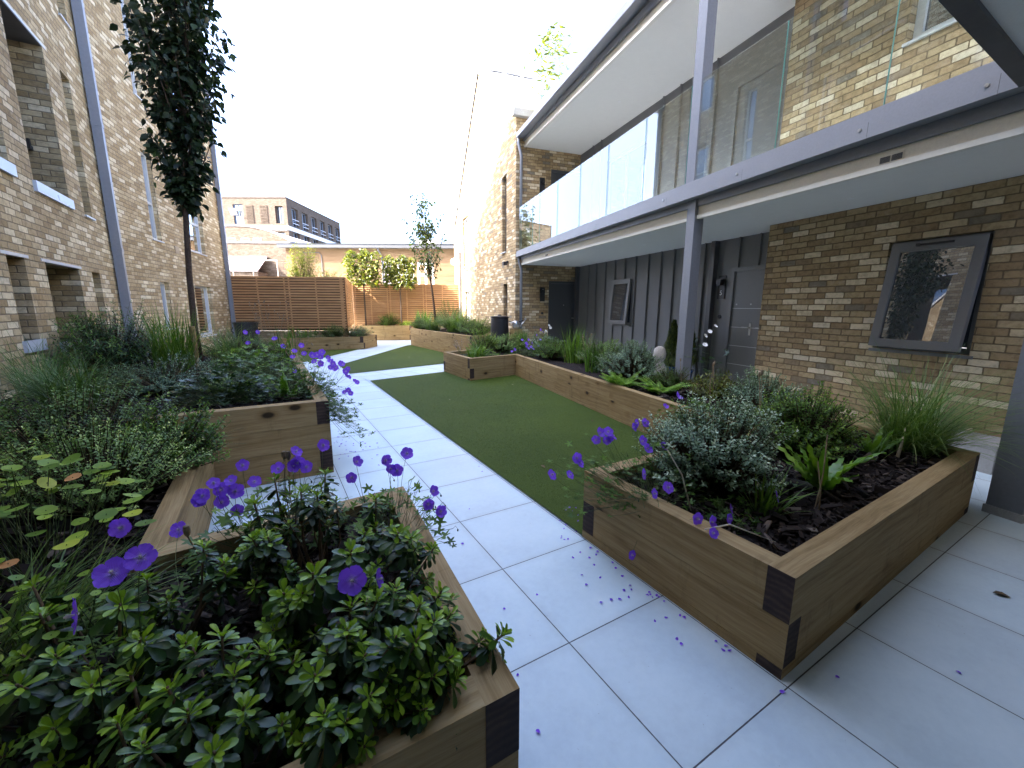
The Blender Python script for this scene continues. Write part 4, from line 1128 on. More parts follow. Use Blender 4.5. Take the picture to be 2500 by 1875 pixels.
def flats():
    c = Vector((3.68, 65.4, 0)); u1 = (Vector((-3.95, 70.0, 0)) - c).normalized(); n1 = Vector((u1.y, -u1.x, 0))
    if n1.y > 0: n1 = -n1
    dv = Vector((.80, .60, 0))            # right-hand face recedes
    far = Vector((12.5, 80.5, 0)); u2 = (far - c).normalized(); n2 = Vector((u2.y, -u2.x, 0)); L2 = 17.5
    h = empty('block_of_flats', c, 'large buff brick block of flats with white floor band, rising behind the arched hall', 'building')
    L1 = 16.; TOP = 15.5
    mb = MB()
    h1 = [(.55, 1.6, 12.3, 14.5, .5), (5.9, 7.2, 12.2, 14.7, .25), (.55, 1.6, 9.6, 11.2, .5), (5.9, 7.2, 9.2, 11.2, .25), (10., 11.2, 12.2, 14.7, .25)]
    wall(mb, c, u1, n1, [(0, 0), (L1, 0), (L1, TOP), (0, TOP)], h1)
    h2 = [(1.2 + k * 2.85, 2.9 + k * 2.85, z, z + 2.4, .4) for k in range(6) for z in (12.2, 9.1)]
    h2 = [(a, b, z0, z1, d) for a, b, z0, z1, d in h2 if b < L2]
    wall(mb, c, u2, n2, [(0, 0), (L2, 0), (L2, TOP), (0, TOP)], h2)
    mb.quad(c + ZU * TOP, c + u1 * L1 + ZU * TOP, c + u1 * L1 + u2 * L2 + ZU * TOP, c + u2 * L2 + ZU * TOP)
    mb.quad(c + u2 * L2, c + u2 * L2 + u1 * 5, c + u2 * L2 + u1 * 5 + ZU * TOP, c + u2 * L2 + ZU * TOP)
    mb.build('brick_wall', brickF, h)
    m = MB()
    m.box(c - n1 * .01 + ZU * 11.45, u1 * L1, n1 * .1, ZU * .55); m.box(c - n2 * .01 + ZU * 11.45, u2 * L2, n2 * .1, ZU * .55); m.build('floor_band', white_paint, h)
    m = MB(); m.box(c + ZU * (TOP + .002) + n1 * .05, u1 * L1, -n1 * .4, ZU * .12); m.box(c + ZU * (TOP + .002) + n2 * .05, u2 * L2, -n2 * .4, ZU * .12); m.build('parapet', brickF, h)
    blue = plain('blue_panel', (.13, .22, .36), .5)
    for i, a in enumerate(h1): window(h, c, u1, n1, a[0], a[1], a[2], a[3], a[4] - .05, .08, blue if i in (1,) else frame_grey, pane_m, mull=((a[1] - a[0]) / 2,))
    for a in h2: window(h, c, u2, n2, a[0], a[1], a[2], a[3], a[4] - .05, .1, plain('grey_blue_frame', (.22, .27, .33), .5) if a is h2[0] else bpy.data.materials['grey_blue_frame'], pane_m, mull=(.85,), trans=(.8,))
    for s0 in (2.6, 4.5):
        m = MB()
        for k in range(12): m.box(c + u1 * s0 + ZU * (12.4 + k * .19) + n1 * .001, u1 * 1.0, n1 * .07, ZU * .09)
        m.build('projecting_brick_panel', brickF, h)
    m = MB()
    for a in h2:
        for k in range(2): m.box(c + u2 * a[0] + ZU * (a[2] + .35 + k * .5) + n2 * .01, u2 * (a[1] - a[0]), n2 * .05, ZU * .06)
    m.build('balcony_rail', white_paint, h)
    m = MB(); o = c + u1 * 6.6 + ZU * 13.3 + n1 * .02; m.box(o, u1 * .9, ZU * .8 + n1 * .5, n1 * .05); m.build('open_window_sash', white_glazing, h)
flats()
m = MB(); c = Vector((10.2, 86, 0)); m.box(c, Vector((1.75, -1, 0)), Vector((2, 8, 0)), ZU * 13.8)
tag(m.build('distant_block', brickF, None, loc=c), 'small distant brick block right of the large flats', 'building')
# ---------------------------------------------------------------- plant builders
def A3(*p): return np.array(p, float)

def tubes_np(fm, P0, P1, r0, r1, tint, mi=0, bow=None, seg=3):
    """many thin 3-sided stems from P0 to P1 (N,3), optional bow vector (N,3)"""
    N = len(P0); t = np.arange(seg + 1) / seg
    c = P0[:, None, :] * (1 - t)[None, :, None] + P1[:, None, :] * t[None, :, None]
    if bow is not None: c = c + bow[:, None, :] * (4 * t * (1 - t))[None, :, None] * .5
    d = nrmz(P1 - P0); x = nrmz(np.cross(d, np.where(np.abs(d[:, 2:3]) > .9, A3(1, 0, 0), A3(0, 0, 1)))); y = np.cross(d, x)
    r = np.asarray(r0)[..., None] * (1 - t) + np.asarray(r1)[..., None] * t
    r = np.broadcast_to(r, (N, seg + 1))
    rings = [c + (x * math.cos(a) + y * math.sin(a))[:, None, :] * r[:, :, None] for a in (0, 2.094, 4.189)]
    vv = np.stack(rings, 2).reshape(N, -1, 3)
    fs = [[3 * i + k, 3 * i + (k + 1) % 3, 3 * i + 3 + (k + 1) % 3, 3 * i + 3 + k] for i in range(seg) for k in range(3)]
    fm.add(vv, fs, np.broadcast_to(np.asarray(tint, float), (N,)), mi)

def plant_root(name, c, label, cat, group=None): return empty(name, c, label, cat, group)

def dome_shrub(label, c, r, n_twig, per, leaf, mat, tint=(.1, .9), tmpl=OVAL, cat='shrub', name='shrub', low=.35, ragged=.22, upness=.6, stem_t=.4, shape=1., wid=None, tipbias=0., lean=(0, 0), group=None, hollow=.55):
    """rounded bush: leafy twigs spread through an uneven dome"""
    c = A3(*c); r = A3(*r)
    root = plant_root(name, c, label, cat, group)
    d = rdir(n_twig, -.15, 1.)
    ph = rng.uniform(0, 6.28, 6); 
    lump = 1 + ragged * (np.sin(d[:, 0] * 3.1 + ph[0]) * np.cos(d[:, 1] * 3.7 + ph[1]) + .6 * np.sin(d[:, 2] * 6 + d[:, 0] * 5 + ph[2])) + rng.normal(0, ragged * .35, n_twig)
    rad = rng.uniform(hollow, 1.02, n_twig) ** .6 * lump
    tip = c + A3(0, 0, r[2] * low) + d * rad[:, None] * r * A3(1, 1, 1 - low)
    tip[:, :2] += np.array(lean) * (tip[:, 2:3] - c[2])
    tip[:, 2] = np.maximum(tip[:, 2], c[2] + .02)
    base = c + (tip - c) * rng.uniform(.05, .3, (n_twig, 1)) * A3(1, 1, .3)
    fm = FM(); fm2 = FM()
    tubes_np(fm2, base, tip, .004 + .004 * rng.random(n_twig), .0012, rng.random(n_twig) * .6, 0, rdir(n_twig) * .04)
    fm2.build('stems', twig_leafless, root)
    # leaves spiralling along the last part of each twig
    k = np.arange(per); tt = np.repeat(rng.random(n_twig), per)
    T = np.repeat(tip, per, 0); B = np.repeat(base, per, 0); ax = nrmz(T - B)
    s = np.tile((k + .5) / per, n_twig); back = (1 - s) * np.minimum(np.linalg.norm(T - B, axis=1), leaf * per * .33)
    pos = T - ax * back[:, None] + rng.normal(0, leaf * .12, T.shape)
    ang = np.tile(k * 2.4, n_twig) + np.repeat(rng.uniform(0, 6.28, n_twig), per)
    x = nrmz(np.cross(ax, A3(.13, .27, .95))); y = np.cross(ax, x)
    rad_ = x * np.cos(ang)[:, None] + y * np.sin(ang)[:, None]
    ld = nrmz(rad_ + ax * (.25 + .9 * s[:, None] ** 2) + A3(0, 0, .12) + rng.normal(0, .2, T.shape))
    up = nrmz(ax * upness + A3(0, 0, .6) + rng.normal(0, .25, T.shape))
    sz = leaf * rng.uniform(.65, 1.15, len(T)) * (1 - .35 * s ** 3)
    # young leaves at the tips of the outer twigs are paler
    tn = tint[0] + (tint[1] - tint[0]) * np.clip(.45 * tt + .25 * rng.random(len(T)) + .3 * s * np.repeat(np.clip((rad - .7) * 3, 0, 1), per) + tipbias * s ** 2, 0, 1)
    fm.add(place(tmpl, pos, ld, up, sz, None if wid is None else sz * wid), tmpl[1], tn)
    fm.build('foliage', mat, root)
    return root
twig_leafless = tint_mat('shrub_twig', [(0, (.05, .035, .02)), (1, (.15, .11, .06))], .8, 0., .2)

def grass_clump(label, c, n, length, width, mat, spread=(.05, .9), bend=(.6, 1.8), tint=(0, 1), rad=.06, az=None, cat='ornamental grass', name='grass_clump', seg=7, taper=1., wsp=.35, thatch=True, group=None, part='blades'):
    c = A3(*c)
    root = plant_root(name, c, label, cat, group)
    fm = FM()
    a = rng.uniform(0, 2 * np.pi, n) if az is None else rng.normal(az[0], az[1], n)
    rr = rad * np.sqrt(rng.random(n))
    a2 = rng.uniform(0, 2 * np.pi, n)
    b = c + np.stack([rr * np.cos(a2), rr * np.sin(a2), np.zeros(n)], 1)
    ln = length * rng.uniform(.55, 1.05, n)
    blades(fm, b, a, rng.uniform(*spread, n), rng.uniform(*bend, n), ln, width * rng.uniform(1 - wsp, 1 + wsp, n), tint[0] + (tint[1] - tint[0]) * rng.beta(2, 2.2, n), seg, 0, taper)
    fm.build(part, mat, root)
    return root

def flower_mesh(name='flower', size=.022, cup=.35, petals=5, wide=.95):
    """five rounded overlapping petals and a pale centre; local +z is the flower axis"""
    mb = MB()
    rows = [(0., .05), (.22, .2), (.5, .42), (.75, .53), (.92, .44), (1., .24)]
    for k in range(petals):
        a0 = 2 * math.pi * k / petals
        pv = []
        for t, w in rows:
            line = []
            for sgn in (-1, -.5, 0, .5, 1):
                rad = t + (.06 if abs(sgn) == .5 and t > .95 else 0) - (.05 * abs(sgn) if t > .9 else 0)
                y = rad * size; x = w * sgn * wide * size
                z = cup * size * (t ** 1.5) + .07 * size * (1 - abs(sgn)) * (-1) + .05 * size * math.sin(sgn * 3 + k) * t + (.02 * size if k % 2 else 0)
                ca, sa = math.cos(a0), math.sin(a0)
                line.append(((y * ca - x * sa, y * sa + x * ca, z), (.5 + sgn * .5 * w + k * 3., t)))
            pv.append(line)
        for r1, r2 in zip(pv[:-1], pv[1:]):
            for i in range(4):
                q = [r1[i], r1[i + 1], r2[i + 1], r2[i]]
                mb.poly([p for p, _ in q], 0, [u for _, u in q])
    for k in range(6):
        a = k * 1.05; mb.tube([(0, 0, 0), (.12 * size * math.cos(a), .12 * size * math.sin(a), .42 * size)], .025 * size, 4, 1)
    mb.tube([(0, 0, -.12 * size), (0, 0, .5 * size)], .06 * size, 5, 1)
    for k in range(5):
        a = 2 * math.pi * (k + .5) / 5; ca, sa = math.cos(a), math.sin(a)
        p = lambda r, w, z: (r * ca * size - w * sa * size, r * sa * size + w * ca * size, z * size)
        mb.poly([p(.05, -.1, -.06), p(.05, .1, -.06), p(.5, .0, .05)], 2)
    me = mb.build(name, [petal_m, anther_m, sepal_m], None, smooth=True)
    mesh = me.data; bpy.data.objects.remove(me)
    return mesh
anther_m = plain('pale_anther', (.55, .5, .5), .6)
sepal_m = plain('sepal_green', (.10, .14, .05), .6)
FLW = [flower_mesh(size=.028, cup=.3), flower_mesh(size=.029, cup=.55), flower_mesh(size=.027, cup=.12)]

def orient(o, axis, spin=0.):
    o.rotation_mode = 'QUATERNION'
    q = Vector(axis).normalized().to_track_quat('Z', 'Y')
    o.rotation_quaternion = q @ Vector((0, 0, 1)).rotation_difference(Vector((0, 0, 1)))
    o.rotation_quaternion = q @ Matrix.Rotation(spin, 4, 'Z').to_quaternion()

def add_flowers(root, pts, axes=None, scale=1., stems=None, base=None, meshes=None, mats=None):
    """each flower is a part of its plant; thin stems join them to the mound"""
    bl = wloc(root); P0 = []; P1 = []
    for i, p in enumerate(pts):
        me = random.choice(meshes or FLW)
        o = bpy.data.objects.new('flower', me); COL.objects.link(o); o.parent = root
        o.location = Vector(p) - bl
        ax = axes[i] if axes is not None and axes[i] is not None else (random.uniform(-.5, .5) + .1, -.75 + random.uniform(-.5, .3), random.uniform(.15, .9))
        orient(o, ax, random.uniform(0, 6.28))
        k = scale * random.uniform(.88, 1.12); o.scale = (k, k, k)
        q = Vector(p) - Vector(ax).normalized() * .004
        P1.append(tuple(q))
        b = base if base is not None else tuple(bl)
        if callable(b): b = b(p)
        P0.append((b[0] + (p[0] - b[0]) * .45 + random.uniform(-.03, .03), b[1] + (p[1] - b[1]) * .45 + random.uniform(-.03, .03), b[2] + max(0., (p[2] - b[2])) * .25))
    fm = FM(); P0 = np.array(P0, float); P1 = np.array(P1, float)
    tubes_np(fm, P0, P1, .0014, .0009, rng.random(len(P0)), 0, rdir(len(P0)) * .03, 4)
    fm.build('flower_stems', stem_m, root)

def lobed_leaf(n=5):
    """palmate leaf with deep toothed lobes, radius 1, stalk at origin"""
    vs = [(0, 0, 0)]; ring = []
    for k in range(n):
        a = R(-125) + R(250) * k / (n - 1)
        for da, rr in ((-.30, .42), (-.17, .78), (0, 1.), (.17, .78)):
            ring.append((rr * math.sin(a + da), rr * math.cos(a + da), .10 * rr * rr * (1 if da == 0 else 1.4)))
    vs += ring
    fs = [[0, i + 1, i] for i in range(1, len(ring))]
    return np.array(vs, float), fs
LOBED = lobed_leaf()
DISC = (np.array([(0, 0, -.12)] + [(math.cos(a) * (1 + .05 * math.sin(3 * a)), math.sin(a), .05 * math.sin(2 * a + 1)) for a in np.linspace(0, 2 * np.pi, 11)[:-1]], float), [[0, i, i % 10 + 1] for i in range(1, 11)])

def geranium(label, c, r, n, leaf=.032, flowers=(), axes=None, tint=(.1, .9), name='geranium', buds=6, mat=None, trail=None, group='violet flowered cranesbills', fscale=1.):
    """loose mound of lobed leaves on thin stalks, with violet flowers"""
    c = A3(*c); r = A3(*r)
    root = plant_root(name, c, label, 'cranesbill', group)
    d = rdir(n, -.1, 1.)
    pos = c + d * r * (rng.uniform(.35, 1.05, n) ** .5)[:, None] * (1 + .22 * np.sin(d[:, 0:1] * 4 + 1) * np.cos(d[:, 1:2] * 5))
    if trail is not None:
        m = int(n * .4); s = rng.random(m)
        pos[:m] = np.array(trail[0]) * (1 - s[:, None]) + np.array(trail[1]) * s[:, None] + rng.normal(0, 1, (m, 3)) * np.array(trail[2])
    base = c + (pos - c) * A3(.3, .3, 0) + rng.normal(0, .02, pos.shape) * A3(1, 1, 0)
    fm = FM(); tubes_np(fm, base, pos, .0014, .0009, rng.random(n), 0, rdir(n) * .03)
    fm.build('leaf_stalks', stem_m, root)
    fm = FM()
    out = nrmz((pos - c) * A3(1, 1, .2) + rng.normal(0, .35, pos.shape) * .2)
    up = nrmz(A3(0, 0, 1.) + out * .45 + rng.normal(0, .28, pos.shape))
    sz = leaf * rng.uniform(.6, 1.2, n)
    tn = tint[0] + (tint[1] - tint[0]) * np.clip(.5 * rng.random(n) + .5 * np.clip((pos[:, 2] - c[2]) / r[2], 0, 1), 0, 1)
    fm.add(place(LOBED, pos, out, up, sz), LOBED[1], tn)
    fm.build('foliage', mat or L_mid, root)
    if len(flowers): add_flowers(root, flowers, axes, fscale, base=lambda p: (c[0] + (p[0] - c[0]) * .4, c[1] + (p[1] - c[1]) * .4, c[2]))
    if buds:
        mb = MB()
        for k in range(buds):
            dd = rdir(1, .1, .9)[0]; p = c + dd * r * 1.12; q = p + A3(.012, 0, .01); e = q + A3(.01, -.004, -.016)
            mb.tube([c + dd * r * .5, p, q, e], [.001, .001, .001, .001], 4); mb.tube([e, e + A3(0, 0, -.006), e + A3(0, 0, -.013)], [.002, .0042, .001], 6)
        mb.build('buds', bud_m, root, smooth=True)
    return root

def sword_clump(label, c, n, length, width, tint=(0, 1), rad=.08, mat=None, spread=(.02, .35), bend=(.05, .5), name='sword_leaved_plant', cat='plant', group=None):
    return grass_clump(label, c, n, length, width, mat or L_sword, spread, bend, tint, rad, None, cat, name, 5, 1.4, .3, group=group, part='leaves')

def strap_fern(label, c, n, length, width, name='strap_fern', az=None):
    """tongue shaped fern: wavy edged straps"""
    c = A3(*c); root = plant_root(name, c, label, 'fern')
    mb = []; fm = FM(); seg = 16
    for i in range(n):
        a = (2 * math.pi * i / n + random.uniform(-.35, .35)) if az is None else random.gauss(*az)
        th = random.uniform(.15, .75); kap = random.uniform(.3, 1.25); L = length * random.uniform(.6, 1.1); w = width * random.uniform(.8, 1.2)
        p = c + A3(math.cos(a), math.sin(a), 0) * random.uniform(0, .025); ph = random.uniform(0, 6)
        side = A3(-math.sin(a), math.cos(a), 0); vv = []
        for k in range(seg + 1):
            t = k / seg; ang = th + kap * t ** 1.5
            wd = w * (min(1, .25 + t * 3.2)) * (1 - t ** 4) + .0005; wav = .35 * w * math.sin(k * 1.9 + ph); wav2 = .35 * w * math.sin(k * 1.9 + ph + 2)
            nr = A3(math.cos(a) * math.cos(ang), math.sin(a) * math.cos(ang), -math.sin(ang)) * -1
            vv += [p - side * wd + nr * (wav - .2 * wd), p.copy(), p + side * wd + nr * (wav2 - .2 * wd)]
            p = p + A3(math.cos(a) * math.sin(ang), math.sin(a) * math.sin(ang), math.cos(ang)) * (L / seg)
        fs = []
        for k in range(seg): fs += [[3 * k, 3 * k + 1, 3 * k + 4, 3 * k + 3], [3 * k + 1, 3 * k + 2, 3 * k + 5, 3 * k + 4]]
        fm.add(np.array(vv)[None], fs, np.array([random.uniform(.15, 1)]))
    fm.build('fronds', L_fern, root)
    return root

def feather_fern(label, c, n, length, mat=None, tint=(.1, .9), name='fern', cat='fern', spread=(.5, 1.1), bend=(.3, .9), pin=18, pw=.26):
    c = A3(*c); root = plant_root(name, c, label, cat); fm = FM(); fs_ = FM()
    for i in range(n):
        a = 2 * math.pi * i / n + random.uniform(-.3, .3); th = random.uniform(*spread); kap = random.uniform(*bend); L = length * random.uniform(.6, 1.1)
        p = c.copy(); side = A3(-math.sin(a), math.cos(a), 0); P = []; D = []; S = []; pts = [p.copy()]
        for k in range(pin):
            t = k / pin; ang = th + kap * t
            dv = A3(math.cos(a) * math.sin(ang), math.sin(a) * math.sin(ang), math.cos(ang)); p = p + dv * (L / pin); pts.append(p.copy())
            if t > .15:
                for sg in (-1, 1): P.append(p); D.append(side * sg + dv * .55); S.append(L * pw * (1 - abs(t - .35) * 1.1) + .004)
        P = np.array(P); D = np.array(D)
        fm.add(place(LANCE, P, D, np.tile(A3(math.cos(a) * -.4, math.sin(a) * -.4, 1), (len(P), 1)) + rng.normal(0, .15, P.shape), np.array(S)), LANCE[1], tint[0] + (tint[1] - tint[0]) * rng.random(len(P)))
        q = np.array(pts); tubes_np(fs_, q[:-1], q[1:], .0016, .0014, .5, 0, None, 1)
    fm.build('fronds', mat or L_fern, root); fs_.build('stalks', stem_m, root)
    return root

def whorl_shrub(label, c, shoots, leaf, mat, name='glossy_shrub', cat='shrub', trunk=True):
    """evergreen with leaves in whorls; shoots: list of (tip xyz, size factor, base xyz or None)"""
    c = A3(*c); root = plant_root(name, c, label, cat); fm = FM(); mb = MB()
    for tip, k, b in shoots:
        tip = A3(*tip); b = c if b is None else A3(*b)
        ax = nrmz(tip - b + A3(0, 0, .12) + rng.normal(0, .05, 3)); mid = (b + tip) / 2 + rng.normal(0, .02, 3) + A3(0, 0, -.02)
        mb.tube([b, mid, tip], [.007 * k, .005 * k, .003 * k], 6)
        x = nrmz(np.cross(ax, A3(.3, .1, .9))); y = np.cross(ax, x)
        def ring(n, off, elev, ln, t0, t1, jit=.12, droop=0.):
            a = np.arange(n) * 2.39996 + rng.uniform(0, 6.28)
            rd = x * np.cos(a)[:, None] + y * np.sin(a)[:, None]
            d = nrmz(rd * math.cos(elev) + ax * math.sin(elev) + A3(0, 0, -droop) + rng.normal(0, jit, (n, 3)))
            pos = tip - ax * (off + rng.uniform(0, .012, n)[:, None] * k) + rd * .003
            up = nrmz(ax + rng.normal(0, .15, (n, 3)) - d * .2)
            fm.add(place(OBOV, pos, d, up, ln * k * rng.uniform(.75, 1.12, n)), OBOV[1], rng.uniform(t0, t1, n))
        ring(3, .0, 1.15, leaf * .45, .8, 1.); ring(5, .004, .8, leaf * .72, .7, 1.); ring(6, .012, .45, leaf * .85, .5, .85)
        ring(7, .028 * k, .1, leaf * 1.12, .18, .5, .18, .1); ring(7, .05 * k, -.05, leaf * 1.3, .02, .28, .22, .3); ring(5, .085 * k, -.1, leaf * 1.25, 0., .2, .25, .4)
    mb.build('branches', twig_m, root, smooth=True); fm.build('foliage', mat, root)
    return root

def column_tree(label, base, pts, rad, crown, n_br, per, leaf, mat, tint=(0, 1), tmpl=POINTED, name='slim_tree', lean_br=.5, cat='tree', group=None, droop=.5):
    """pts: trunk polyline; crown(t)->radius along the trunk between crown limits crown=(z0,z1,fn)"""
    root = empty(name, base, label, cat, group)
    mb = MB(); mb.tube(pts, rad, 9)
    for k in range(26):
        t = random.random(); i = min(int(t * (len(pts) - 1)), len(pts) - 2)
        p = Vector(pts[i]).lerp(Vector(pts[i + 1]), random.random()); a = random.uniform(0, 6.28); rr = rad[i] * .9
        mb.tube([p + Vector((math.cos(a), math.sin(a), 0)) * rr * .6, p + Vector((math.cos(a), math.sin(a), .25)) * rr * 1.35], [rr * .3, rr * .12], 5)
    P = np.array(pts, float); z0, z1, fn = crown
    fm = FM()
    zz = np.sort(rng.uniform(z0, z1, n_br))
    tp = np.stack([np.interp(zz, P[:, 2], P[:, k]) for k in range(3)], 1); rt_ = np.interp(zz, P[:, 2], rad)
    for i in range(n_br):
        a = i * 2.4 + random.uniform(-.4, .4); t = (zz[i] - z0) / (z1 - z0); Rr = fn(t, a) * random.uniform(.75, 1.12)
        st = A3(*tp[i]); e = st + A3(math.cos(a) * Rr, math.sin(a) * Rr, Rr * lean_br * random.uniform(1.2, 2.4) + .1)
        st = st - A3(0, 0, Rr * .3)
        m = (st + e) / 2 + A3(math.cos(a), math.sin(a), -.1) * Rr * .15
        mb.tube([st, m, e], [rt_[i] * .38 + .002, rt_[i] * .22 + .002, .002], 5)
        s = rng.uniform(.12, 1.04, per)
        q = np.where(s[:, None] < .5, st + (m - st) * (s[:, None] * 2), m + (e - m) * (s[:, None] * 2 - 1))
        q = q + rng.normal(0, .05 + .035 * Rr, q.shape)
        d = nrmz(rdir(per, -1, .4) + A3(math.cos(a), math.sin(a), -droop) * .7)
        up = nrmz(rng.normal(0, .5, q.shape) + A3(0, 0, .9))
        fm.add(place(tmpl, q, d, up, leaf * rng.uniform(.6, 1.15, per)), tmpl[1], tint[0] + (tint[1] - tint[0]) * rng.beta(1.6, 2.6, per))
    mb.build('trunk', bark_m, root, smooth=True); fm.build('crown', mat, root)
    return root

def stalks(label, c, tops, cat='seed head', name='seed_heads', head='pod', r=.0022, group=None):
    """dry stalks with heads, each standing from near c to a top"""
    c = A3(*c); root = plant_root(name, c, label, cat, group); mb = MB(); hd = MB()
    for t in tops:
        t = A3(*t); b = c + A3(random.uniform(-.02, .02), random.uniform(-.02, .02), 0); m = (b + t) / 2 + A3(random.uniform(-.02, .02), random.uniform(-.02, .02), 0)
        mb.tube([b, m, t], [r, r, r * .8], 5)
        if head == 'pod': hd.lathe(t, [(.001, -.004), (.007, .004), (.0105, .015), (.0105, .026), (.0085, .034), (.0095, .036), (.003, .039)], 10)
        elif head == 'fluff': hd.lathe(t, [(.001, 0), (.008, .006), (.010, .016), (.006, .026), (.001, .03)], 8)
    mb.build('stems', dry_m, root)
    if hd.v: hd.build('seed_pods', pod_m, root, smooth=True)
    return root
dry_m = plain('dry_stem', (.30, .22, .13), .8, 0., .2, .2)

def spikes(label, c, spec, mat, name='salvia', cat='salvia', leafmat=None, group=None):
    """upright flower spikes: spec list of (base, tip)"""
    c = A3(*c); root = plant_root(name, c, label, cat, group); fm = FM(); fs_ = FM()
    P0 = np.array([s[0] for s in spec], float); P1 = np.array([s[1] for s in spec], float)
    tubes_np(fs_, P0, P1, .0015, .001, .4); fs_.build('stems', stem_m, root)
    N = len(spec); per = 34; s = np.tile(np.linspace(.45, 1, per), N)
    A = np.repeat(P0, per, 0); B = np.repeat(P1, per, 0); q = A + (B - A) * s[:, None]
    d = rdir(N * per, -.2, .7); fm.add(place(OVAL_LO, q, d, nrmz(rng.normal(0, 1, q.shape)), .012 * (1.25 - s)), OVAL_LO[1], rng.random(N * per))
    fm.build('flower_spikes', mat, root)
    return root
# ---------------------------------------------------------------- planting: positions in metres
SHOOTS = [(0.165, 1.888, 0.74), (0.11, 1.664, 0.74), (0.059, 1.735, 0.74), (-0.029, 1.911, 0.74), (-0.098, 1.705, 0.74), (-0.104, 1.501, 0.7), (-0.058, 1.481, 0.7), (0.167, 1.265, 0.7), (0.299, 1.515, 0.74), (0.322, 1.298, 0.7), (0.356, 1.25, 0.7), (0.021, 1.213, 0.64), (0.051, 1.203, 0.7), (0.135, 1.099, 0.64), (0.26, 1.105, 0.64), (0.368, 1.022, 0.64), (0.314, 0.925, 0.64), (0.211, 0.921, 0.64), (0.215, 0.927, 0.58), (0.257, 0.887, 0.64), (0.11, 1.011, 0.64), (0.143, 0.969, 0.58), (0.06, 1.032, 0.58), (-0.066, 1.105, 0.58), (0.133, 0.851, 0.58), (0.287, 0.862, 0.54), (0.194, 0.861, 0.52), (0.026, 0.969, 0.58), (0.078, 0.851, 0.54), (0.179, 0.886, 0.58), (0.035, 0.857, 0.58), (0.204, 1.087, 0.64), (0.301, 1.003, 0.64), (-0.235, 1.536, 0.7), (-0.085, 1.519, 0.7), (-0.381, 1.53, 0.64), (-0.417, 1.419, 0.64), (-0.592, 1.476, 0.64), (-0.536, 1.363, 0.58), (-0.338, 1.232, 0.64), (-0.357, 1.198, 0.58), (-0.165, 1.147, 0.64), (-0.142, 1.079, 0.58), (-0.083, 1.13, 0.58), (-0.224, 1.014, 0.58), (-0.292, 0.973, 0.58), (-0.165, 0.877, 0.58), (-0.35, 1.056, 0.58), (-0.027, 1.241, 0.64), (-0.576, 1.287, 0.58), (-0.661, 1.649, 0.64), (-0.273, 1.105, 0.58), (-0.426, 1.2, 0.58), (-0.117, 0.962, 0.58)]
FN = [(0.169, 1.95, 0.838), (0.06, 1.95, 0.826), (0.064, 1.95, 0.777), (0.044, 1.95, 0.765), (0.097, 1.95, 0.75), (-0.011, 1.95, 0.761), (-0.137, 1.95, 0.804), (-0.24, 1.95, 0.749), (-0.181, 1.95, 0.745), (-0.102, 1.95, 0.723), (-0.218, 1.95, 0.717), (-0.173, 1.95, 0.697), (-0.28, 1.95, 0.703), (-0.293, 1.95, 0.683), (-0.222, 1.95, 0.663), (-0.173, 1.95, 0.614), (0.53, 1.9, 0.749), (0.427, 1.9, 0.735), (0.449, 1.9, 0.686), (0.479, 1.9, 0.673), (0.297, 1.9, 0.751), (0.273, 1.9, 0.681), (0.585, 1.7, 0.622), (0.561, 1.7, 0.567), (0.618, 1.7, 0.515)]
FN2 = [(0.148, 1.15, 0.675), (0.216, 1.15, 0.651), (-0.329, 1.3, 0.818), (-0.385, 1.3, 0.792), (-0.464, 1.7, 0.742), (-0.373, 1.05, 0.851), (-0.377, 2, 0.559)]
FR = [(1.625, 1.75, 0.724), (1.602, 1.75, 0.685), (1.695, 1.75, 0.721), (1.716, 1.75, 0.683), (1.681, 1.75, 0.668), (1.737, 1.75, 0.686), (1.925, 1.75, 0.743), (2.005, 1.75, 0.732), (1.899, 1.75, 0.718), (1.759, 1.55, 0.71), (1.812, 1.55, 0.655), (1.953, 1.55, 0.647), (1.294, 1.55, 0.699), (1.313, 1.55, 0.668), (1.142, 1.55, 0.64), (1.255, 1.55, 0.616), (1.447, 1.25, 0.689), (1.627, 1.25, 0.582), (1.53, 1.25, 0.573), (1.665, 1.104, 0.475), (1.69, 1.055, 0.475), (1.612, 0.989, 0.475), (1.919, 1.1, 0.46), (1.823, 1.045, 0.46), (1.6, 1.425, 0.128), (2.125, 0.991, 0.52)]
FR2 = [(3.292, 2.472, 0.62), (3.349, 2.554, 0.62), (2.861, 2.29, 0.62)]
FM1 = [(0.332, 4.14, 1.007), (0.398, 4.39, 0.985), (0.425, 4.25, 1.022), (0.426, 4.43, 0.958), (0.495, 4.45, 0.941), (0.334, 4, 0.969), (0.377, 3.96, 0.952), (0.539, 4.62, 0.885), (0.503, 4.16, 0.919), (0.473, 4.14, 0.888), (0.578, 4.75, 0.788), (0.548, 4.33, 0.859), (0.638, 4.62, 0.859), (0.611, 4.33, 0.884), (0.676, 4.46, 0.818), (0.599, 4.07, 0.854), (0.657, 4.46, 0.751), (0.712, 4.64, 0.705), (0.718, 4.37, 0.698), (0.771, 4.54, 0.659), (0.673, 4.49, 0.59), (0.614, 4, 0.654), (0.501, 4.56, 0.445), (0.626, 4.42, 0.584)]
FM2 = [(0.202, 4.8, 0.935), (0.223, 4.8, 0.992), (0.31, 4.8, 0.964), (0.292, 4.8, 1.046), (0.203, 4.8, 0.789), (-0.217, 5.6, 1.154), (-0.099, 5.6, 1.151), (-0.2, 5.6, 1.031), (0.068, 5.6, 1.064), (0.144, 5.6, 0.978)]
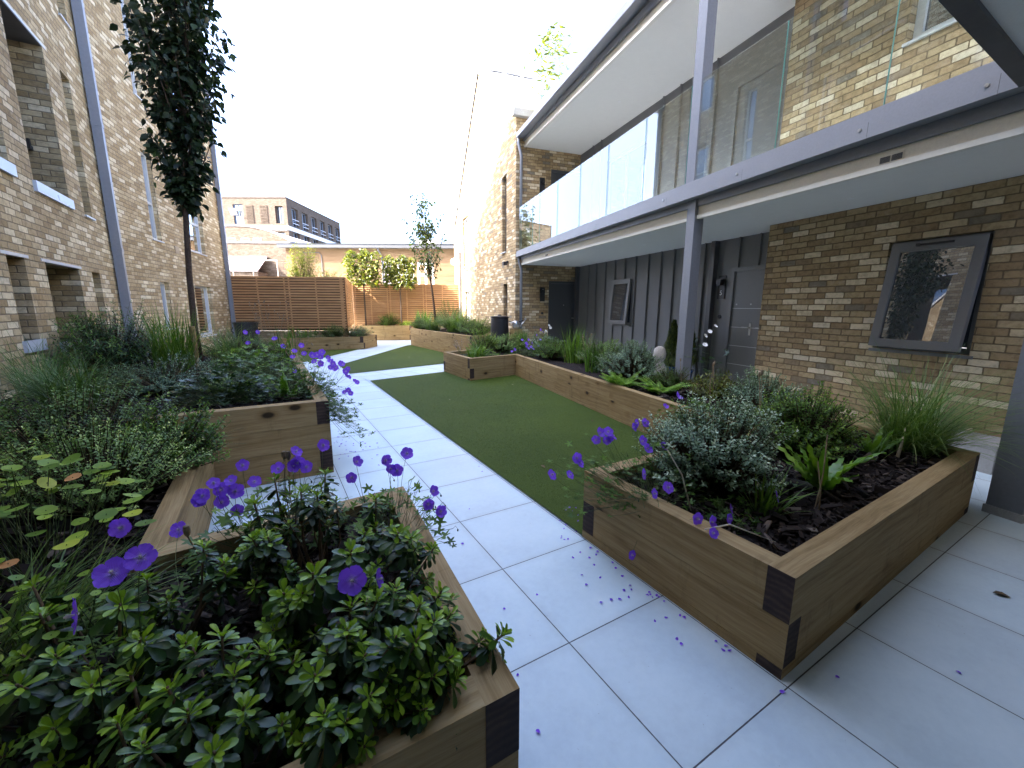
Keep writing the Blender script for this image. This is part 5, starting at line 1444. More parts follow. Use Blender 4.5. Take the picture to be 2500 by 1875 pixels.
PETALS = [(1.069, 1.555), (1.728, 2.166), (1.759, 2.129), (1.811, 2.156), (1.753, 2.06), (1.647, 2.086), (1.655, 2.135), (1.769, 2.18), (1.705, 2.001), (1.624, 2.031), (1.498, 1.915), (1.53, 1.888), (1.503, 1.735), (1.431, 1.715), (1.512, 1.665), (1.491, 1.599), (1.445, 1.496), (1.34, 1.487), (1.626, 1.686), (1.598, 1.562), (1.577, 1.514), (1.56, 1.445), (1.537, 1.367), (1.52, 1.342), (1.48, 1.355), (1.463, 1.307), (1.373, 1.335), (1.315, 1.345), (1.413, 1.318), (1.555, 1.269), (1.575, 1.265), (1.614, 1.278), (1.599, 1.244), (1.598, 1.229), (1.594, 1.194), (1.569, 1.246), (1.625, 1.092), (1.588, 1.072), (1.513, 1.115), (1.449, 1.128), (1.449, 1.005), (1.439, 0.976), (1.603, 0.909), (1.622, 0.87), (1.569, 0.865), (1.602, 0.847), (1.839, 0.554), (1.581, 0.629), (2.289, 0.316), (1.589, 1.74), (1.373, 1.564), (0.616, 5.058), (0.581, 4.836), (0.595, 4.828), (0.653, 4.954), (0.672, 4.943), (0.682, 4.732), (0.69, 4.508), (0.572, 4.562), (0.58, 4.571), (0.605, 4.488), (0.547, 4.493), (0.547, 4.647), (0.607, 4.7), (0.634, 4.626), (0.679, 4.445), (0.614, 4.273), (0.627, 4.266), (0.643, 4.256), (0.66, 4.234), (0.785, 4.526), (0.799, 4.46), (0.912, 4.396), (0.892, 4.27), (0.82, 4.324), (0.781, 4.333), (0.736, 4.254), (0.589, 4.338), (0.577, 4.136), (0.667, 4.132), (0.763, 3.949), (0.488, 4.106), (0.746, 4.788), (0.89, 4.716), (0.897, 4.933), (0.751, 5.181), (0.709, 5.441), (0.992, 4.862), (1.573, 3.261), (1.545, 3.143), (1.151, 2.56), (0.781, 3.753), (0.83, 4.032), (0.516, 4.23), (0.555, 4.215), (0.515, 4.636), (0.545, 4.691), (1.626, 2.098), (1.583, 2), (1.515, 1.934), (1.503, 1.892), (1.635, 1.932), (1.567, 1.667), (0.876, 1.551), (0.928, 2.174), (0.741, 1.204), (0.685, 0.974)]

# ---- nearest planter, bottom left
SH = [(s, random.uniform(.85, 1.15)) for s in SHOOTS]
ga = [(s, k, (s[0] - .05 + (.08 - s[0]) * .4, 1.05 + (s[1] - 1.05) * .4, zN)) for s, k in SH if s[0] > .02 and s[1] < 1.2]
gb = [(s, k, (s[0] + (.08 - s[0]) * .45, 1.55 + (s[1] - 1.55) * .45, zN)) for s, k in SH if s[0] > -.13 and s[1] >= 1.2]
gc = [(s, k, (s[0] + (-.2 - s[0]) * .45, 1.05 + (s[1] - 1.05) * .45, zN)) for s, k in SH if s[0] <= .02 and s[1] < 1.2]
gd = [(s, k, (s[0] + (-.42 - s[0]) * .45, 1.42 + (s[1] - 1.42) * .45, zN)) for s, k in SH if s[0] <= -.13 and s[1] >= 1.2]
ga += [((.52, .915, .515), 1., (.3, 1.0, .42)), ((.47, .95, .50), .85, (.3, 1.0, .42)), ((.40, 1.04, .54), .9, (.25, 1.05, .4))]
for g, c, lb_ in ((ga, (.2, 1.02, zN), 'glossy leaved shrub sprawling over the near corner of the closest planter'),
                  (gb, (.1, 1.6, zN), 'bushy glossy shrub with lime young leaves beside the path edge of the closest planter'),
                  (gc, (-.2, 1.05, zN), 'low dark glossy shrub at the shaded front of the closest planter'),
                  (gd, (-.42, 1.42, zN), 'open glossy shrub at the left of the closest planter near three large violet flowers')):
    extra = []
    for (s, k, b) in g:
        for _ in range(3):
            extra.append(((s[0] + random.uniform(-.08, .08), s[1] + random.uniform(-.07, .09), s[2] - random.uniform(.04, .15)), random.uniform(.6, .95), b))
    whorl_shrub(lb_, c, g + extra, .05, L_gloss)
geranium('violet cranesbill rising behind the glossy shrubs of the closest planter', (.0, 1.95, zN), (.42, .2, .3), 130, .036, FN[:16], buds=8)
geranium('violet cranesbill arching over the path side of the closest planter', (.43, 1.8, zN), (.24, .3, .26), 150, .034, FN[16:], buds=9)
geranium('single large open violet cranesbill in the middle of the closest planter', (.2, 1.2, zN), (.14, .14, .16), 16, .034, FN2[:2], axes=[(-.25, -.85, .5), (.8, -.3, .2)], buds=0, fscale=1.3)
geranium('violet cranesbill with large blooms over the left bed corner', (-.4, 1.4, zN), (.22, .35, .26), 60, .034, FN2[2:], axes=[(.1, -.6, .55), (0, -.6, .75), None, (-.9, -.3, .15), None], buds=4, fscale=1.2)
grass_clump('arching pale green sedge at the left edge of the closest planter', (-.72, 1.72, zN), 190, .46, .0042, L_grass, (.25, 1.1), (.3, 1.1), (.4, .95), .12, az=(.1, .8))
grass_clump('upright green sedge tuft low on the left edge of the photo', (-.85, 1.5, zN), 110, .36, .0045, L_grass, (.1, .8), (.3, 1.), (.3, .8), .09)
stalks('dried poppy seed head standing against the pale sleeper of the near bed', (-.3, 1.75, .45), [(-.287, 1.62, .70)], head='pod', r=.003)
stalks('pair of dried seed heads among violet flowers in the closest planter', (.02, 1.95, .5), [(.015, 1.95, .80), (.03, 1.955, .795)], head='pod', r=.0025)
# ---- left bed
def round_leaf(label, c, spec, fm_tint, name='round_leaved_plant'):
    c = A3(*c); root = plant_root(name, c, label, 'plant'); P = np.array([s[:3] for s in spec]); N = len(P)
    fs_ = FM(); base = c + rng.normal(0, .05, (N, 3)) * A3(1, 1, 0); base[:, :2] = base[:, :2] * .6 + P[:, :2] * .4; base[:, 2] = c[2]
    tubes_np(fs_, base, P, .0022, .0014, rng.random(N), 0, rdir(N) * .04, 4); fs_.build('leaf_stalks', stem_m, root)
    fm = FM(); up = nrmz(A3(0, -.15, 1.) + rng.normal(0, .22, (N, 3))); d = nrmz(rdir(N, -.1, .1))
    fm.add(place(DISC, P, d, up, np.array([s[3] for s in spec])), DISC[1], fm_tint(N)); fm.build('foliage', L_lime, root)
    return root
sp = []
for k in range(100):
    a, r_ = rng.uniform(0, 6.28), math.sqrt(rng.random()); x, y = -.92 + .42 * r_ * math.cos(a), 2.3 + .42 * r_ * math.sin(a)
    sp.append((x, y, .5 + (.36 * (1 - .75 * r_ ** 2)) * random.uniform(.55, 1.08), random.uniform(.018, .034)))
for q in [(-.92, 2.47, .85), (-.84, 2.4, .8), (-.71, 2.18, .75), (-.81, 2.03, .75), (-.63, 2.3, .75), (-.51, 2.05, .7), (-.45, 1.9, .66), (-.61, 1.75, .7), (-.55, 1.9, .72)]: sp.append((*q, .032))
round_leaf('lime and orange round leaved plant at the left edge of the near bed', (-.9, 2.3, zN), sp, lambda n: np.clip(rng.beta(2.2, 1.8, n) * .92 + (rng.random(n) < .1) * .4, 0, 1))
sp = [(-.65 + random.uniform(-.16, .16), 1.62 + random.uniform(-.2, .2), random.uniform(.46, .62), random.uniform(.012, .02)) for k in range(55)]
round_leaf('small lime round leaved seedlings under the arching sedge', (-.65, 1.62, zN), sp, lambda n: rng.uniform(.35, .8, n))
dome_shrub('pale variegated bush of tiny whorled leaves behind the lime round leaves', (-.85, 2.85, zN), (.42, .36, .5), 420, 16, .02, L_vari, (.15, 1.), OVAL, tipbias=.3)
dome_shrub('soft green mint like bush spilling over the pale sleeper edge', (-.66, 3.3, zN), (.34, .42, .46), 380, 14, .03, L_mid, (.05, .9), OVAL, lean=(.12, -.1), tipbias=.2)
dome_shrub('grey green bush with purple flower spikes in front of the tall planter', (-1.15, 3.55, zN), (.5, .35, .62), 460, 14, .026, L_vari, (.0, .75), OVAL)
spikes('faded purple salvia spikes poking out of the grey green bush', (-1.0, 3.5, zN), [((-1. + random.uniform(-.3, .45), 3.45 + random.uniform(-.25, .25), .6), (-.95 + random.uniform(-.42, .55), 3.3 + random.uniform(-.35, .25), random.uniform(.84, 1.04))) for k in range(34)], L_purpleleaf)
spikes('withered brown flower spikes leaning over the bed corner', (-.55, 3.55, zN), [((-.6, 3.5, .5), (-.28 + random.uniform(-.1, .1), 3.3 + random.uniform(-.3, .2), random.uniform(.5, .66))) for k in range(8)], L_dry, name='withered_spikes', cat='dry stalks')
dome_shrub('dark glossy leaved shrub at the far left edge of the photo', (-1.75, 3.5, zN), (.42, .5, .72), 330, 11, .05, L_dark, (0, .85), OBOV, tipbias=.35)
grass_clump('large fine blue green grass arching beside the left wall', (-1.45, 4.7, zM), 620, .75, .0026, L_grass, (.05, .7), (.9, 1.9), (.15, .65), .16, cat='ornamental grass')
grass_clump('wispy grass with long thin stems against the left block', (-1.95, 5.7, zM), 240, .85, .0022, L_grass, (.1, .7), (.6, 1.6), (.3, .9), .14)
# ---- tall planter, left
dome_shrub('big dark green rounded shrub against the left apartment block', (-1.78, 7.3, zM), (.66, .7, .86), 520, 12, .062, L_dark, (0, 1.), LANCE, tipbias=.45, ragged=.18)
grass_clump('tall fresh green reed grass beside the slim tree', (-1.08, 6.9, zM), 330, .98, .0055, L_sword, (.02, .4), (.1, .9), (.2, .9), .22)
grass_clump('loose long grass bending out to the right of the slim tree', (-.55, 7.6, zM), 170, .95, .004, L_grass, (.15, .8), (.5, 1.5), (.4, 1.), .2)
dome_shrub('pale green feathery bush right of the slim tree trunk', (-.35, 7.9, zM), (.7, .7, .5), 420, 12, .03, L_vari, (.1, .8), LANCE)
dome_shrub('silvery low bush in front of the reed grass', (-.95, 5.3, zM), (.62, .45, .36), 430, 13, .024, L_silver, (.1, .9), OVAL)
feather_fern('bright green fern at the front of the tall planter', (-.32, 4.75, zM), 22, .44, L_mid, (.3, 1.), spread=(.35, 1.1))
geranium('dark leaved cranesbill in the middle of the tall planter', (-.4, 4.5, zM), (.45, .36, .34), 420, .042, [], tint=(0, .55), mat=L_dark, buds=0)
geranium('violet flowering cranesbill spilling over the path side of the tall planter', (.22, 4.5, zM), (.36, .55, .33), 620, .036, FM1, tint=(.05, .85), trail=((.38, 4.2, .66), (.62, 4.1, .36), (.06, .3, .05)), buds=14)
geranium('leafy cranesbill mound with scattered violet flowers behind the spilling one', (.0, 5.5, zM), (.45, .55, .42), 460, .038, FM2, tint=(.2, .95), buds=4)
geranium('fresh green cranesbill mound farther back in the tall planter', (-.25, 6.4, zM), (.5, .5, .36), 380, .04, [], tint=(.3, 1.), buds=0)
strap_fern('broad strap leaved plant among the violet flowers of the tall planter', (.1, 4.35, zM), 9, .3, .028)
stalks('branched brown flower heads rising in front of the shaded fence', (.06, 8.2, zM), [(.06 + random.uniform(-.3, .32), 8.1 + random.uniform(-.2, .3), random.uniform(1.2, 1.52)) for k in range(30)], head='fluff', cat='dry stalks')
sword_clump('dark upright iris leaves among the brown flower heads', (.2, 7.7, zM), 26, .62, .011, (0, .6), .2)
stalks('drooping brown seed heads at the path end of the tall planter', (.3, 6.6, zM), [(.36 + random.uniform(-.25, .2), 6.5 + random.uniform(-.3, .3), random.uniform(.88, 1.08)) for k in range(16)], head='fluff', cat='dry stalks')
tpts = [(-.87, 7.40, zM), (-.885, 7.38, 1.15), (-.865, 7.39, 1.9), (-.80, 7.32, 2.78), (-.72, 7.27, 3.6), (-.62, 7.2, 4.4), (-.51, 7.15, 5.2), (-.4, 7.1, 6.3)]
def lt_fn(t, a): return float(np.interp(t, [0, .07, .2, .4, .6, .8, .93, 1.], [.08, .2, .4, .47, .44, .33, .24, .12])) * (.85 + .3 * math.sin(t * 17 + a * 2))
column_tree('slim dark leaved tree with bare trunk in front of the left block', tpts[0], tpts, [.044, .04, .037, .034, .032, .026, .018, .006], (2.70, 6.1, lt_fn), 120, 44, .105, L_tree, name='slim_tree')
m = MB(); m.tube([(-.86, 6.95, zM), (-.86, 6.95, 1.18)], .035, 8); tag(m.build('tree_stake', sleeper_m, None, loc=(-.86, 6.95, zM)), 'short round timber stake beside the slim tree trunk', 'stake')
m = MB(); m.tube([(-.64, 2.62, zN - .05), (-.6, 2.42, zN + .1)], .011, 8); tag(m.build('spike_light_stem', black_pl, None, loc=(-.64, 2.62, zN)), 'thin black spike stem in the bark of the left bed', 'garden spike')

# ---- broad planter, right
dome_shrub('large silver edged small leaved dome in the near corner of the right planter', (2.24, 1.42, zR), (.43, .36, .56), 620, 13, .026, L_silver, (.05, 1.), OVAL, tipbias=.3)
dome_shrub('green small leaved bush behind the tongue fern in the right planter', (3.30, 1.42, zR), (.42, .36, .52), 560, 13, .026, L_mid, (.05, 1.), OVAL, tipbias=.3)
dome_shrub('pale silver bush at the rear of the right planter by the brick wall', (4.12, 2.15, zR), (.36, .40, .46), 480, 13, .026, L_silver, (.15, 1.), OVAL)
grass_clump('huge fine leaved grass tuft arching from the far corner of the right planter', (4.06, 1.05, zR), 760, .95, .003, L_grass, (.05, .95), (.5, 1.7), (.25, .95), .13)
grass_clump('yellow green outer blades of fine grass leaning to the thick post', (4.16, 1.0, zR), 170, .95, .0024, L_grass, (.5, 1.1), (.3, 1.), (.55, .9), .07, az=(-.25, .55))
strap_fern('bright green tongue fern with wavy fronds in the bark on the right', (2.74, 1.04, zR), 21, .38, .024)
strap_fern('low leafy fern between the tongue fern and the grass tuft', (3.72, 1.14, zR), 13, .26, .02)
grass_clump('narrow leaved tuft near the front edge of the right planter', (2.14, 1.05, zR), 46, .36, .0055, L_sword, (.1, .75), (.1, .8), (.2, .9), .05)
geranium('violet cranesbill trailing over the near left corner of the right planter', (1.86, 1.5, zR), (.3, .34, .3), 250, .026, FR, tint=(.1, .8), trail=((1.66, 1.6, .47), (1.36, 1.55, .6), (.13, .12, .06)), buds=10)
geranium('low dark cranesbill along the front sleeper of the right planter', (1.95, 1.12, zR), (.26, .2, .1), 120, .026, [], tint=(0, .5), buds=5)
geranium('violet cranesbill at the start of the long planter section', (3.5, 2.45, zR), (.35, .3, .22), 150, .03, FR2, tint=(.2, .9), buds=2)
stalks('bare dry stalks with a seed pod beside the tongue fern', (2.45, .94, zR), [(2.47, .95, .80), (2.43, .96, .66)], head=None, r=.004, cat='dry stalks')
stalks('long pale dry stem standing in the bushes of the right planter', (3.1, 1.62, zR), [(3.0, 1.6, .98), (3.16, 1.7, .94)], head='pod', r=.003)
m = MB(); m.tube([(3.78, 1.02, zR + .02), (3.95, 1.05, .60)], [.011, .003], 6); m.tube([(1.78, 1.22, zR + .1), (1.74, 1.26, .62), (1.68, 1.3, .74)], [.004, .004, .002], 6); m.tube([(1.62, 1.02, .462), (1.8, .98, .485), (1.9, .88, .43)], [.003, .004, .002], 6)
o_ = m
for nm, pts_, rr, lb_ in (('dead_leaf_stalk', [(3.78, 1.02, zR + .02), (3.86, 1.03, .5), (3.95, 1.05, .60)], [.012, .008, .003], 'pale dead leaf stalk leaning right of the tongue fern'),
                          ('bare_stem', [(1.78, 1.22, zR + .06), (1.74, 1.26, .62), (1.66, 1.3, .76)], [.004, .004, .002], 'curved bare cream stem over the corner of the right planter'),
                          ('bare_stem', [(1.63, 1.04, .462), (1.72, .98, .49), (1.86, .85, .43)], [.003, .004, .002], 'white bent stem lying over the front sleeper of the right planter')):
    m = MB(); m.tube(pts_, rr, 6); tag(m.build(nm, plain(nm, (.52, .46, .34), .8), None, loc=pts_[0], smooth=True), lb_, 'dry stalk')
# garden spotlight
sl = empty('garden_spotlight', (2.44, 1.06, zR), 'black garden spotlight lying among bark chips in the right planter', 'spotlight')
m = MB(); c0, c1 = V((2.36, 1.13, .505)), V((2.50, 1.03, .475)); dd = (c1 - c0).normalized()
m.tube([c0, c0 + dd * .03, c0 + dd * .032, c1, c1 + dd * .03], [.036, .036, .031, .031, .02], 14); m.build('housing', black_pl, sl, bevel=.002)
m = MB(); m.tube([c0 - dd * .001, c0 + dd * .002], .031, 14); m.build('lens', pane_m, sl)
m = MB(); m.tube([c0.lerp(c1, .6) - ZU * .03, V((2.46, 1.08, zR - .02))], .012, 8); m.build('spike', black_pl, sl)
# ---- long planter section towards the building
dome_shrub('yellow green choisya low beside the brick wall end of the long planter', (4.55, 2.95, zR), (.33, .3, .34), 130, 9, .07, L_pleach, (.1, .8), LANCE, cat='shrub')
feather_fern('low green fern at the near end of the long planter', (4.15, 3.4, zR), 15, .42, L_fern, (.2, .9))
feather_fern('small yellowish fern on the lawn side of the long planter', (4.05, 3.95, zR), 14, .4, L_fern, (.4, 1.))
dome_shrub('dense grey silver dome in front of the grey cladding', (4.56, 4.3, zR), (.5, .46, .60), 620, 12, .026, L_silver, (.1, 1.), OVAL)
dome_shrub('small mid green bush right of the grey silver dome', (4.62, 3.62, zR), (.32, .3, .32), 260, 11, .03, L_mid, (.1, .8), LANCE)
sword_clump('dark green iris clump left of the grey silver dome', (4.72, 5.25, zR), 60, .58, .012, (0, .7), .16)
dome_shrub('round variegated bush behind the dark iris clump', (5.35, 5.75, zR), (.45, .45, .52), 420, 12, .03, L_vari, (.1, .9), OVAL)
stalks('lime green flower stalks above the round variegated bush', (5.1, 5.9, zR), [(5.06 + random.uniform(-.1, .1), 5.9 + random.uniform(-.1, .1), random.uniform(.85, 1.0)) for k in range(8)], head='fluff', cat='flower stalks')
sword_clump('tall bright sword leaves in the middle of the long planter', (5.22, 6.4, zR), 110, .78, .0125, (.2, 1.), .22)
dome_shrub('rounded green bush left of the tall sword leaves', (5.1, 7.05, zR), (.42, .42, .44), 330, 11, .042, L_mid, (.1, .95), OBOV)
dome_shrub('silver bush with blue flowers in front of the dark far door', (5.4, 7.75, zR), (.5, .5, .50), 420, 12, .026, L_silver, (.15, .95), OVAL)
geranium('violet blue cranesbill at the inner corner of the planter', (4.85, 7.85, zR), (.4, .45, .26), 260, .03, [(4.7 + random.uniform(-.25, .5), 7.5 + random.uniform(-.2, .4), random.uniform(.5, .78)) for k in range(17)], tint=(.1, .7), buds=0)
geranium('pale cranesbill with few flowers against the dark far door', (5.75, 8.3, zR), (.35, .35, .45), 160, .03, [(5.6, 8.2, .92), (5.72, 8.25, .86), (5.5, 8.2, .8)], tint=(.2, .8), buds=0)
def white_anemone(label, c, tops):
    root = plant_root('white_anemone', A3(*c), label, 'anemone'); ax = [(random.uniform(-.6, .2), -.6, random.uniform(.2, .9)) for _ in tops]
    add_flowers(root, tops, ax, 1., base=c, meshes=[WFL]); return root
def wfl():
    me = flower_mesh('white_flower', .03, .45, 5, 1.)
    me.materials[0] = white_petal; me.materials[1] = pod_m
    return me
WFL = wfl()
white_anemone('white anemone flowers on thin stems before the far door', (5.75, 8.1, zR), [(5.78, 8.1, 1.02), (5.62, 8.0, .9), (5.9, 8.2, .96)])
an = white_anemone('white anemone with dark leaves in front of front door five', (4.78, 3.25, zR), [(4.72, 3.2, 1.16), (4.62, 3.18, 1.0), (4.78, 3.3, 1.1), (4.9, 3.25, 1.22)])
fm = FM(); n_ = 26; P_ = A3(4.76, 3.22, .72) + rng.normal(0, 1, (n_, 3)) * A3(.13, .1, .17); fm.add(place(LOBED, P_, nrmz(rdir(n_, -.3, .3)), nrmz(A3(0, 0, 1) + rng.normal(0, .3, (n_, 3))), rng.uniform(.04, .07, n_)), LOBED[1], rng.uniform(0, .5, n_)); fm.build('foliage', L_dark, an)
stalks('dry bamboo like seed stalks at the near end of the long planter', (4.35, 2.85, zR), [(4.33, 2.84, .82), (4.37, 2.88, .80)], head='pod', r=.004)
stalks('single brown seed pod on the long planter near the grey post', (4.55, 3.4, zR), [(4.5, 3.42, .78)], head='pod', r=.003)
grass_clump('fine spiky grass before the far brick wall', (5.75, 9.3, zR), 260, .62, .005, L_sword, (.02, .6), (.2, .9), (.1, .7), .18)
dome_shrub('silver variegated bush beside the black water butt', (4.9, 8.75, zR), (.5, .42, .46), 420, 12, .028, L_vari, (.2, 1.), OVAL)
dome_shrub('lime green euphorbia mound in the projecting planter corner', (4.2, 8.45, zR), (.42, .36, .62), 230, 16, .036, L_lime, (.2, .72), LANCE, tipbias=.4, cat='euphorbia')
grass_clump('bright green leafy tuft at the corner of the projecting planter', (3.78, 7.9, zR), 130, .42, .008, L_sword, (.1, .9), (.2, 1.), (.4, 1.), .2)
geranium('fresh low foliage along the projecting planter corner', (3.95, 8.0, zR), (.45, .4, .18), 260, .034, [], tint=(.3, 1.), buds=0)
spikes('slender violet salvia spikes at the projecting planter corner', (3.6, 8.4, zR), [((3.62, 8.4, .45), (3.5 + random.uniform(-.15, .25), 8.35 + random.uniform(-.15, .15), random.uniform(.62, .98))) for k in range(16)], petal_m, leafmat=None)
# potted cypresses by door five
def cypress(label, c, h, r):
    root = empty('potted_cypress', c, label, 'potted tree', 'potted cypresses'); m = MB()
    m.lathe(c, [(.10, 0.), (.125, .14), (.15, .30), (.16, .30), (.16, .33), (.14, .33), (.135, .28), (0.0001, .28)], 22); m.build('pot', terracotta, root, smooth=True)
    n = 2600; t = rng.random(n) ** .8; a = rng.uniform(0, 6.28, n); rr = r * np.minimum(1, t * 5 + .35) * (1 - t ** 1.7) * (.75 + .25 * rng.random(n)) * (1 + .12 * np.sin(a * 5 + t * 9))
    P = A3(*c) + np.stack([rr * np.cos(a), rr * np.sin(a), .30 + t * (h - .3)], 1); d = nrmz(np.stack([np.cos(a) * .55, np.sin(a) * .55, np.ones(n)], 1) + rng.normal(0, .2, (n, 3)))
    fm = FM(); fm.add(place(LANCE, P, d, np.stack([np.cos(a), np.sin(a), .2 + 0 * a], 1), rng.uniform(.05, .1, n)), LANCE[1], rng.random(n)); fm.build('foliage', L_conifer, root)
    m = MB(); m.tube([V(c) + ZU * .25, V(c) + ZU * h * .9], [.02, .005], 6); m.build('trunk', bark_m, root)
    return root
cypress('larger potted cypress beside front door five', tuple(W(2.18, .05)), 1.28, .21)
cypress('smaller potted cypress half hidden by the near grey post', tuple(W(2.62, -.02)), 1.15, .18)
m = MB(); c = W(2.2, .62); m.lathe(c, [(.12, 0), (.13, .1), (.10, .16), (.15, .25), (.14, .38), (.09, .46), (.07, .5), (.11, .56), (.12, .64), (.09, .73), (.03, .77)], 18)
tag(m.build('garden_ornament', stone_m, None, loc=c, smooth=True), 'small round grey stone ornament by the potted cypresses', 'ornament')
dome_shrub('feathery green foliage at the foot of front door five', tuple(W(1.0, .38)), (.3, .25, .5), 230, 12, .03, L_vari, (.0, .5), LANCE, name='potted_plant', cat='plant')
m = MB(); m.tube([W(1.62, .25), W(1.62, .25, .32)], .018, 8); tag(m.build('path_light', black_pl, None, loc=W(1.62, .25)), 'thin black path light standing by front door five', 'path light')

# ---- far planters
dome_shrub('bright euphorbia bush at the near end of the far planter', (5.6, 11.6, zF), (.6, .5, .62), 300, 14, .05, L_mid, (.2, 1.), LANCE, tipbias=.4)
dome_shrub('round green bush next to the black water butt in the far planter', (5.75, 12.7, zF), (.5, .5, .6), 260, 12, .05, L_mid, (.1, .9), OBOV)
grass_clump('large mounded fountain grass in the far planter', (5.75, 13.7, zF), 520, 1.15, .0065, L_grass, (.05, .7), (.9, 1.9), (.3, .9), .3)
grass_clump('blue green fountain grass left of the mounded one', (5.2, 14.5, zF), 420, .9, .006, L_grass, (.05, .8), (.9, 1.9), (.15, .6), .25)
dome_shrub('tall leafy bush behind the fountain grasses', (6.2, 15.4, zF), (.8, .7, 1.), 420, 13, .06, L_mid, (.1, .8), LANCE)
dome_shrub('compact green bush at the left end of the far planter', (5.05, 15.5, zF), (.42, .4, .55), 240, 12, .05, L_mid, (.2, .95), OBOV)
sword_clump('spiky iris clump under the young tree in the far planter', (5.35, 16.1, zF), 80, .85, .02, (.1, .8), .3)
ft = [(5.5, 15.0, zF), (5.46, 15.02, 1.4), (5.40, 15.05, 2.1), (5.33, 15.07, 2.75), (5.27, 15.08, 3.4), (5.18, 15.1, 4.3), (5.1, 15.1, 5.1)]
def ff(t, a): return (.16 + .42 * math.sin(min(1, t * 1.6 + .12) * 2.6)) * (1. if t < .55 else .75) + (.22 if (math.cos(a + .4) < -.7 and .05 < t < .35) else 0)
column_tree('young slender tree in the far planter before the orange fence', ft[0], ft, [.045, .04, .034, .03, .024, .014, .004], (2.35, 5.0, ff), 46, 24, .115, L_treef, name='young_tree', lean_br=.8)
geranium('low plants along the front of the low far left planter', (1.5, 15.3, zL3), (.9, .3, .3), 200, .05, [], tint=(0, .6), buds=0)
dome_shrub('left of two small round bushes in the low far left planter', (1.92, 15.3, zL3), (.42, .36, .5), 240, 12, .055, L_dark, (.2, 1.), LANCE, tipbias=.3)
dome_shrub('right of two small round bushes, by the corner of the low far left planter', (2.66, 15.2, zL3), (.48, .4, .52), 260, 12, .055, L_dark, (.1, .9), LANCE, tipbias=.3)
spikes('faint violet spikes at the corner of the low far left planter', (3.05, 15.6, zL3), [((3.0, 15.6, .5), (3.0 + random.uniform(-.25, .3), 15.6 + random.uniform(-.3, .2), random.uniform(.6, .95))) for k in range(20)], L_purpleleaf)
sword_clump('thin reed leaves in the low far left planter under the fence', (.9, 15.6, zL3), 60, .5, .012, (.2, 1.), .5)
dome_shrub('green bush in the sunlit far end planter', (4.62, 18.5, zC), (.52, .32, .62), 260, 12, .06, L_mid, (.3, 1.), LANCE)
dome_shrub('small yellow green plants in the sunlit far end planter', (5.3, 18.2, zC), (.36, .2, .28), 140, 9, .06, L_lime, (.4, .85), LANCE)
def pleached(label, base, w, z0, z1, d=.42):
    root = empty('box_headed_tree', base, label, 'tree', 'box headed trees'); b = V(base); u = (Vector((4.09, -2.86, 0))).normalized(); nn = Vector((-u.y, u.x, 0))
    m = MB(); m.tube([b, b + ZU * (z0 - b.z + .1), b + ZU * (z1 - b.z - .3)], [.035, .03, .015], 8)
    for k in range(5):
        z = z0 + .1 + (z1 - z0 - .25) * k / 4
        m.tube([b + ZU * (z - b.z) - u * w * .47, b + ZU * (z - b.z) + u * w * .47], .012, 5)
    m.build('trunk', bark_m, root)
    n = 2700; s = rng.uniform(-.5, .5, n); h = rng.uniform(0, 1, n); q = rng.uniform(-.5, .5, n)
    keep = (rng.random(n) < .55 + .45 * np.sin(s * 9 + 1) * np.cos(h * 7)) | (rng.random(n) < .5)
    s, h, q = s[keep], h[keep], q[keep]; n = len(s)
    P = np.array(b) * A3(1, 1, 0) + np.outer(s * w * (1.02 + .08 * np.sin(h * 11)), np.array(u)) + np.outer(q * d, np.array(nn)) + np.outer(z0 + h * (z1 - z0) + .1 * np.sin(s * 14), A3(0, 0, 1))
    dd = nrmz(rdir(n, -.8, .5)); fm = FM(); fm.add(place(LANCE, P, dd, nrmz(rng.normal(0, .5, (n, 3)) + A3(0, 0, .7)), rng.uniform(.11, .19, n), rng.uniform(.16, .26, n)), LANCE[1], rng.random(n)); fm.build('crown', L_pleach, root)
    return root
pleached('left of two yellow green box headed trees at the far fence', (3.74, 18.92, .56), 1.42, 2.35, 3.72)
pleached('right of two yellow green box headed trees at the far fence', (5.12, 18.28, .56), 1.30, 2.3, 3.52)
dome_shrub('yellow green shrub showing above the shaded fence', (1.85, 24.0, 2.2), (.75, .6, 2.4), 260, 12, .17, L_pleach, (.2, 1.), LANCE, low=.3)
dome_shrub('small leafy sprig above the corner of the shaded fence', (2.75, 23.6, 2.4), (.7, .4, .95), 60, 10, .15, L_pleach, (.3, 1.), LANCE, lean=(.4, 0))
# plants on the roof terrace
for k, (a, b, h, lb_) in enumerate(((6.5, .98, 1.45, 'bamboo like plant in sun behind the far roof glass panels'), (5.55, .95, 1.0, 'smaller leafy plant behind the roof glass panels'))):
    c = W(a, b, 6.08); root = empty('terrace_plant', c, lb_, 'potted plant'); m = MB(); m.box(c - UB * .35 - NB * .2, UB * .7, NB * .4, ZU * .4); m.build('trough', grey_metal, root)
    n = 900; P = np.array(c) + np.outer(rng.normal(0, .32, n), np.array(UB)) + np.outer(rng.normal(0, .16, n), np.array(NB)) + np.outer(.35 + rng.random(n) ** .8 * h, A3(0, 0, 1))
    fm = FM(); fm.add(place(LANCE, P, nrmz(rdir(n, -.7, .5)), nrmz(rng.normal(0, .5, (n, 3)) + A3(0, 0, .7)), rng.uniform(.1, .2, n)), LANCE[1], rng.random(n)); fm.build('foliage', L_pleach, root)

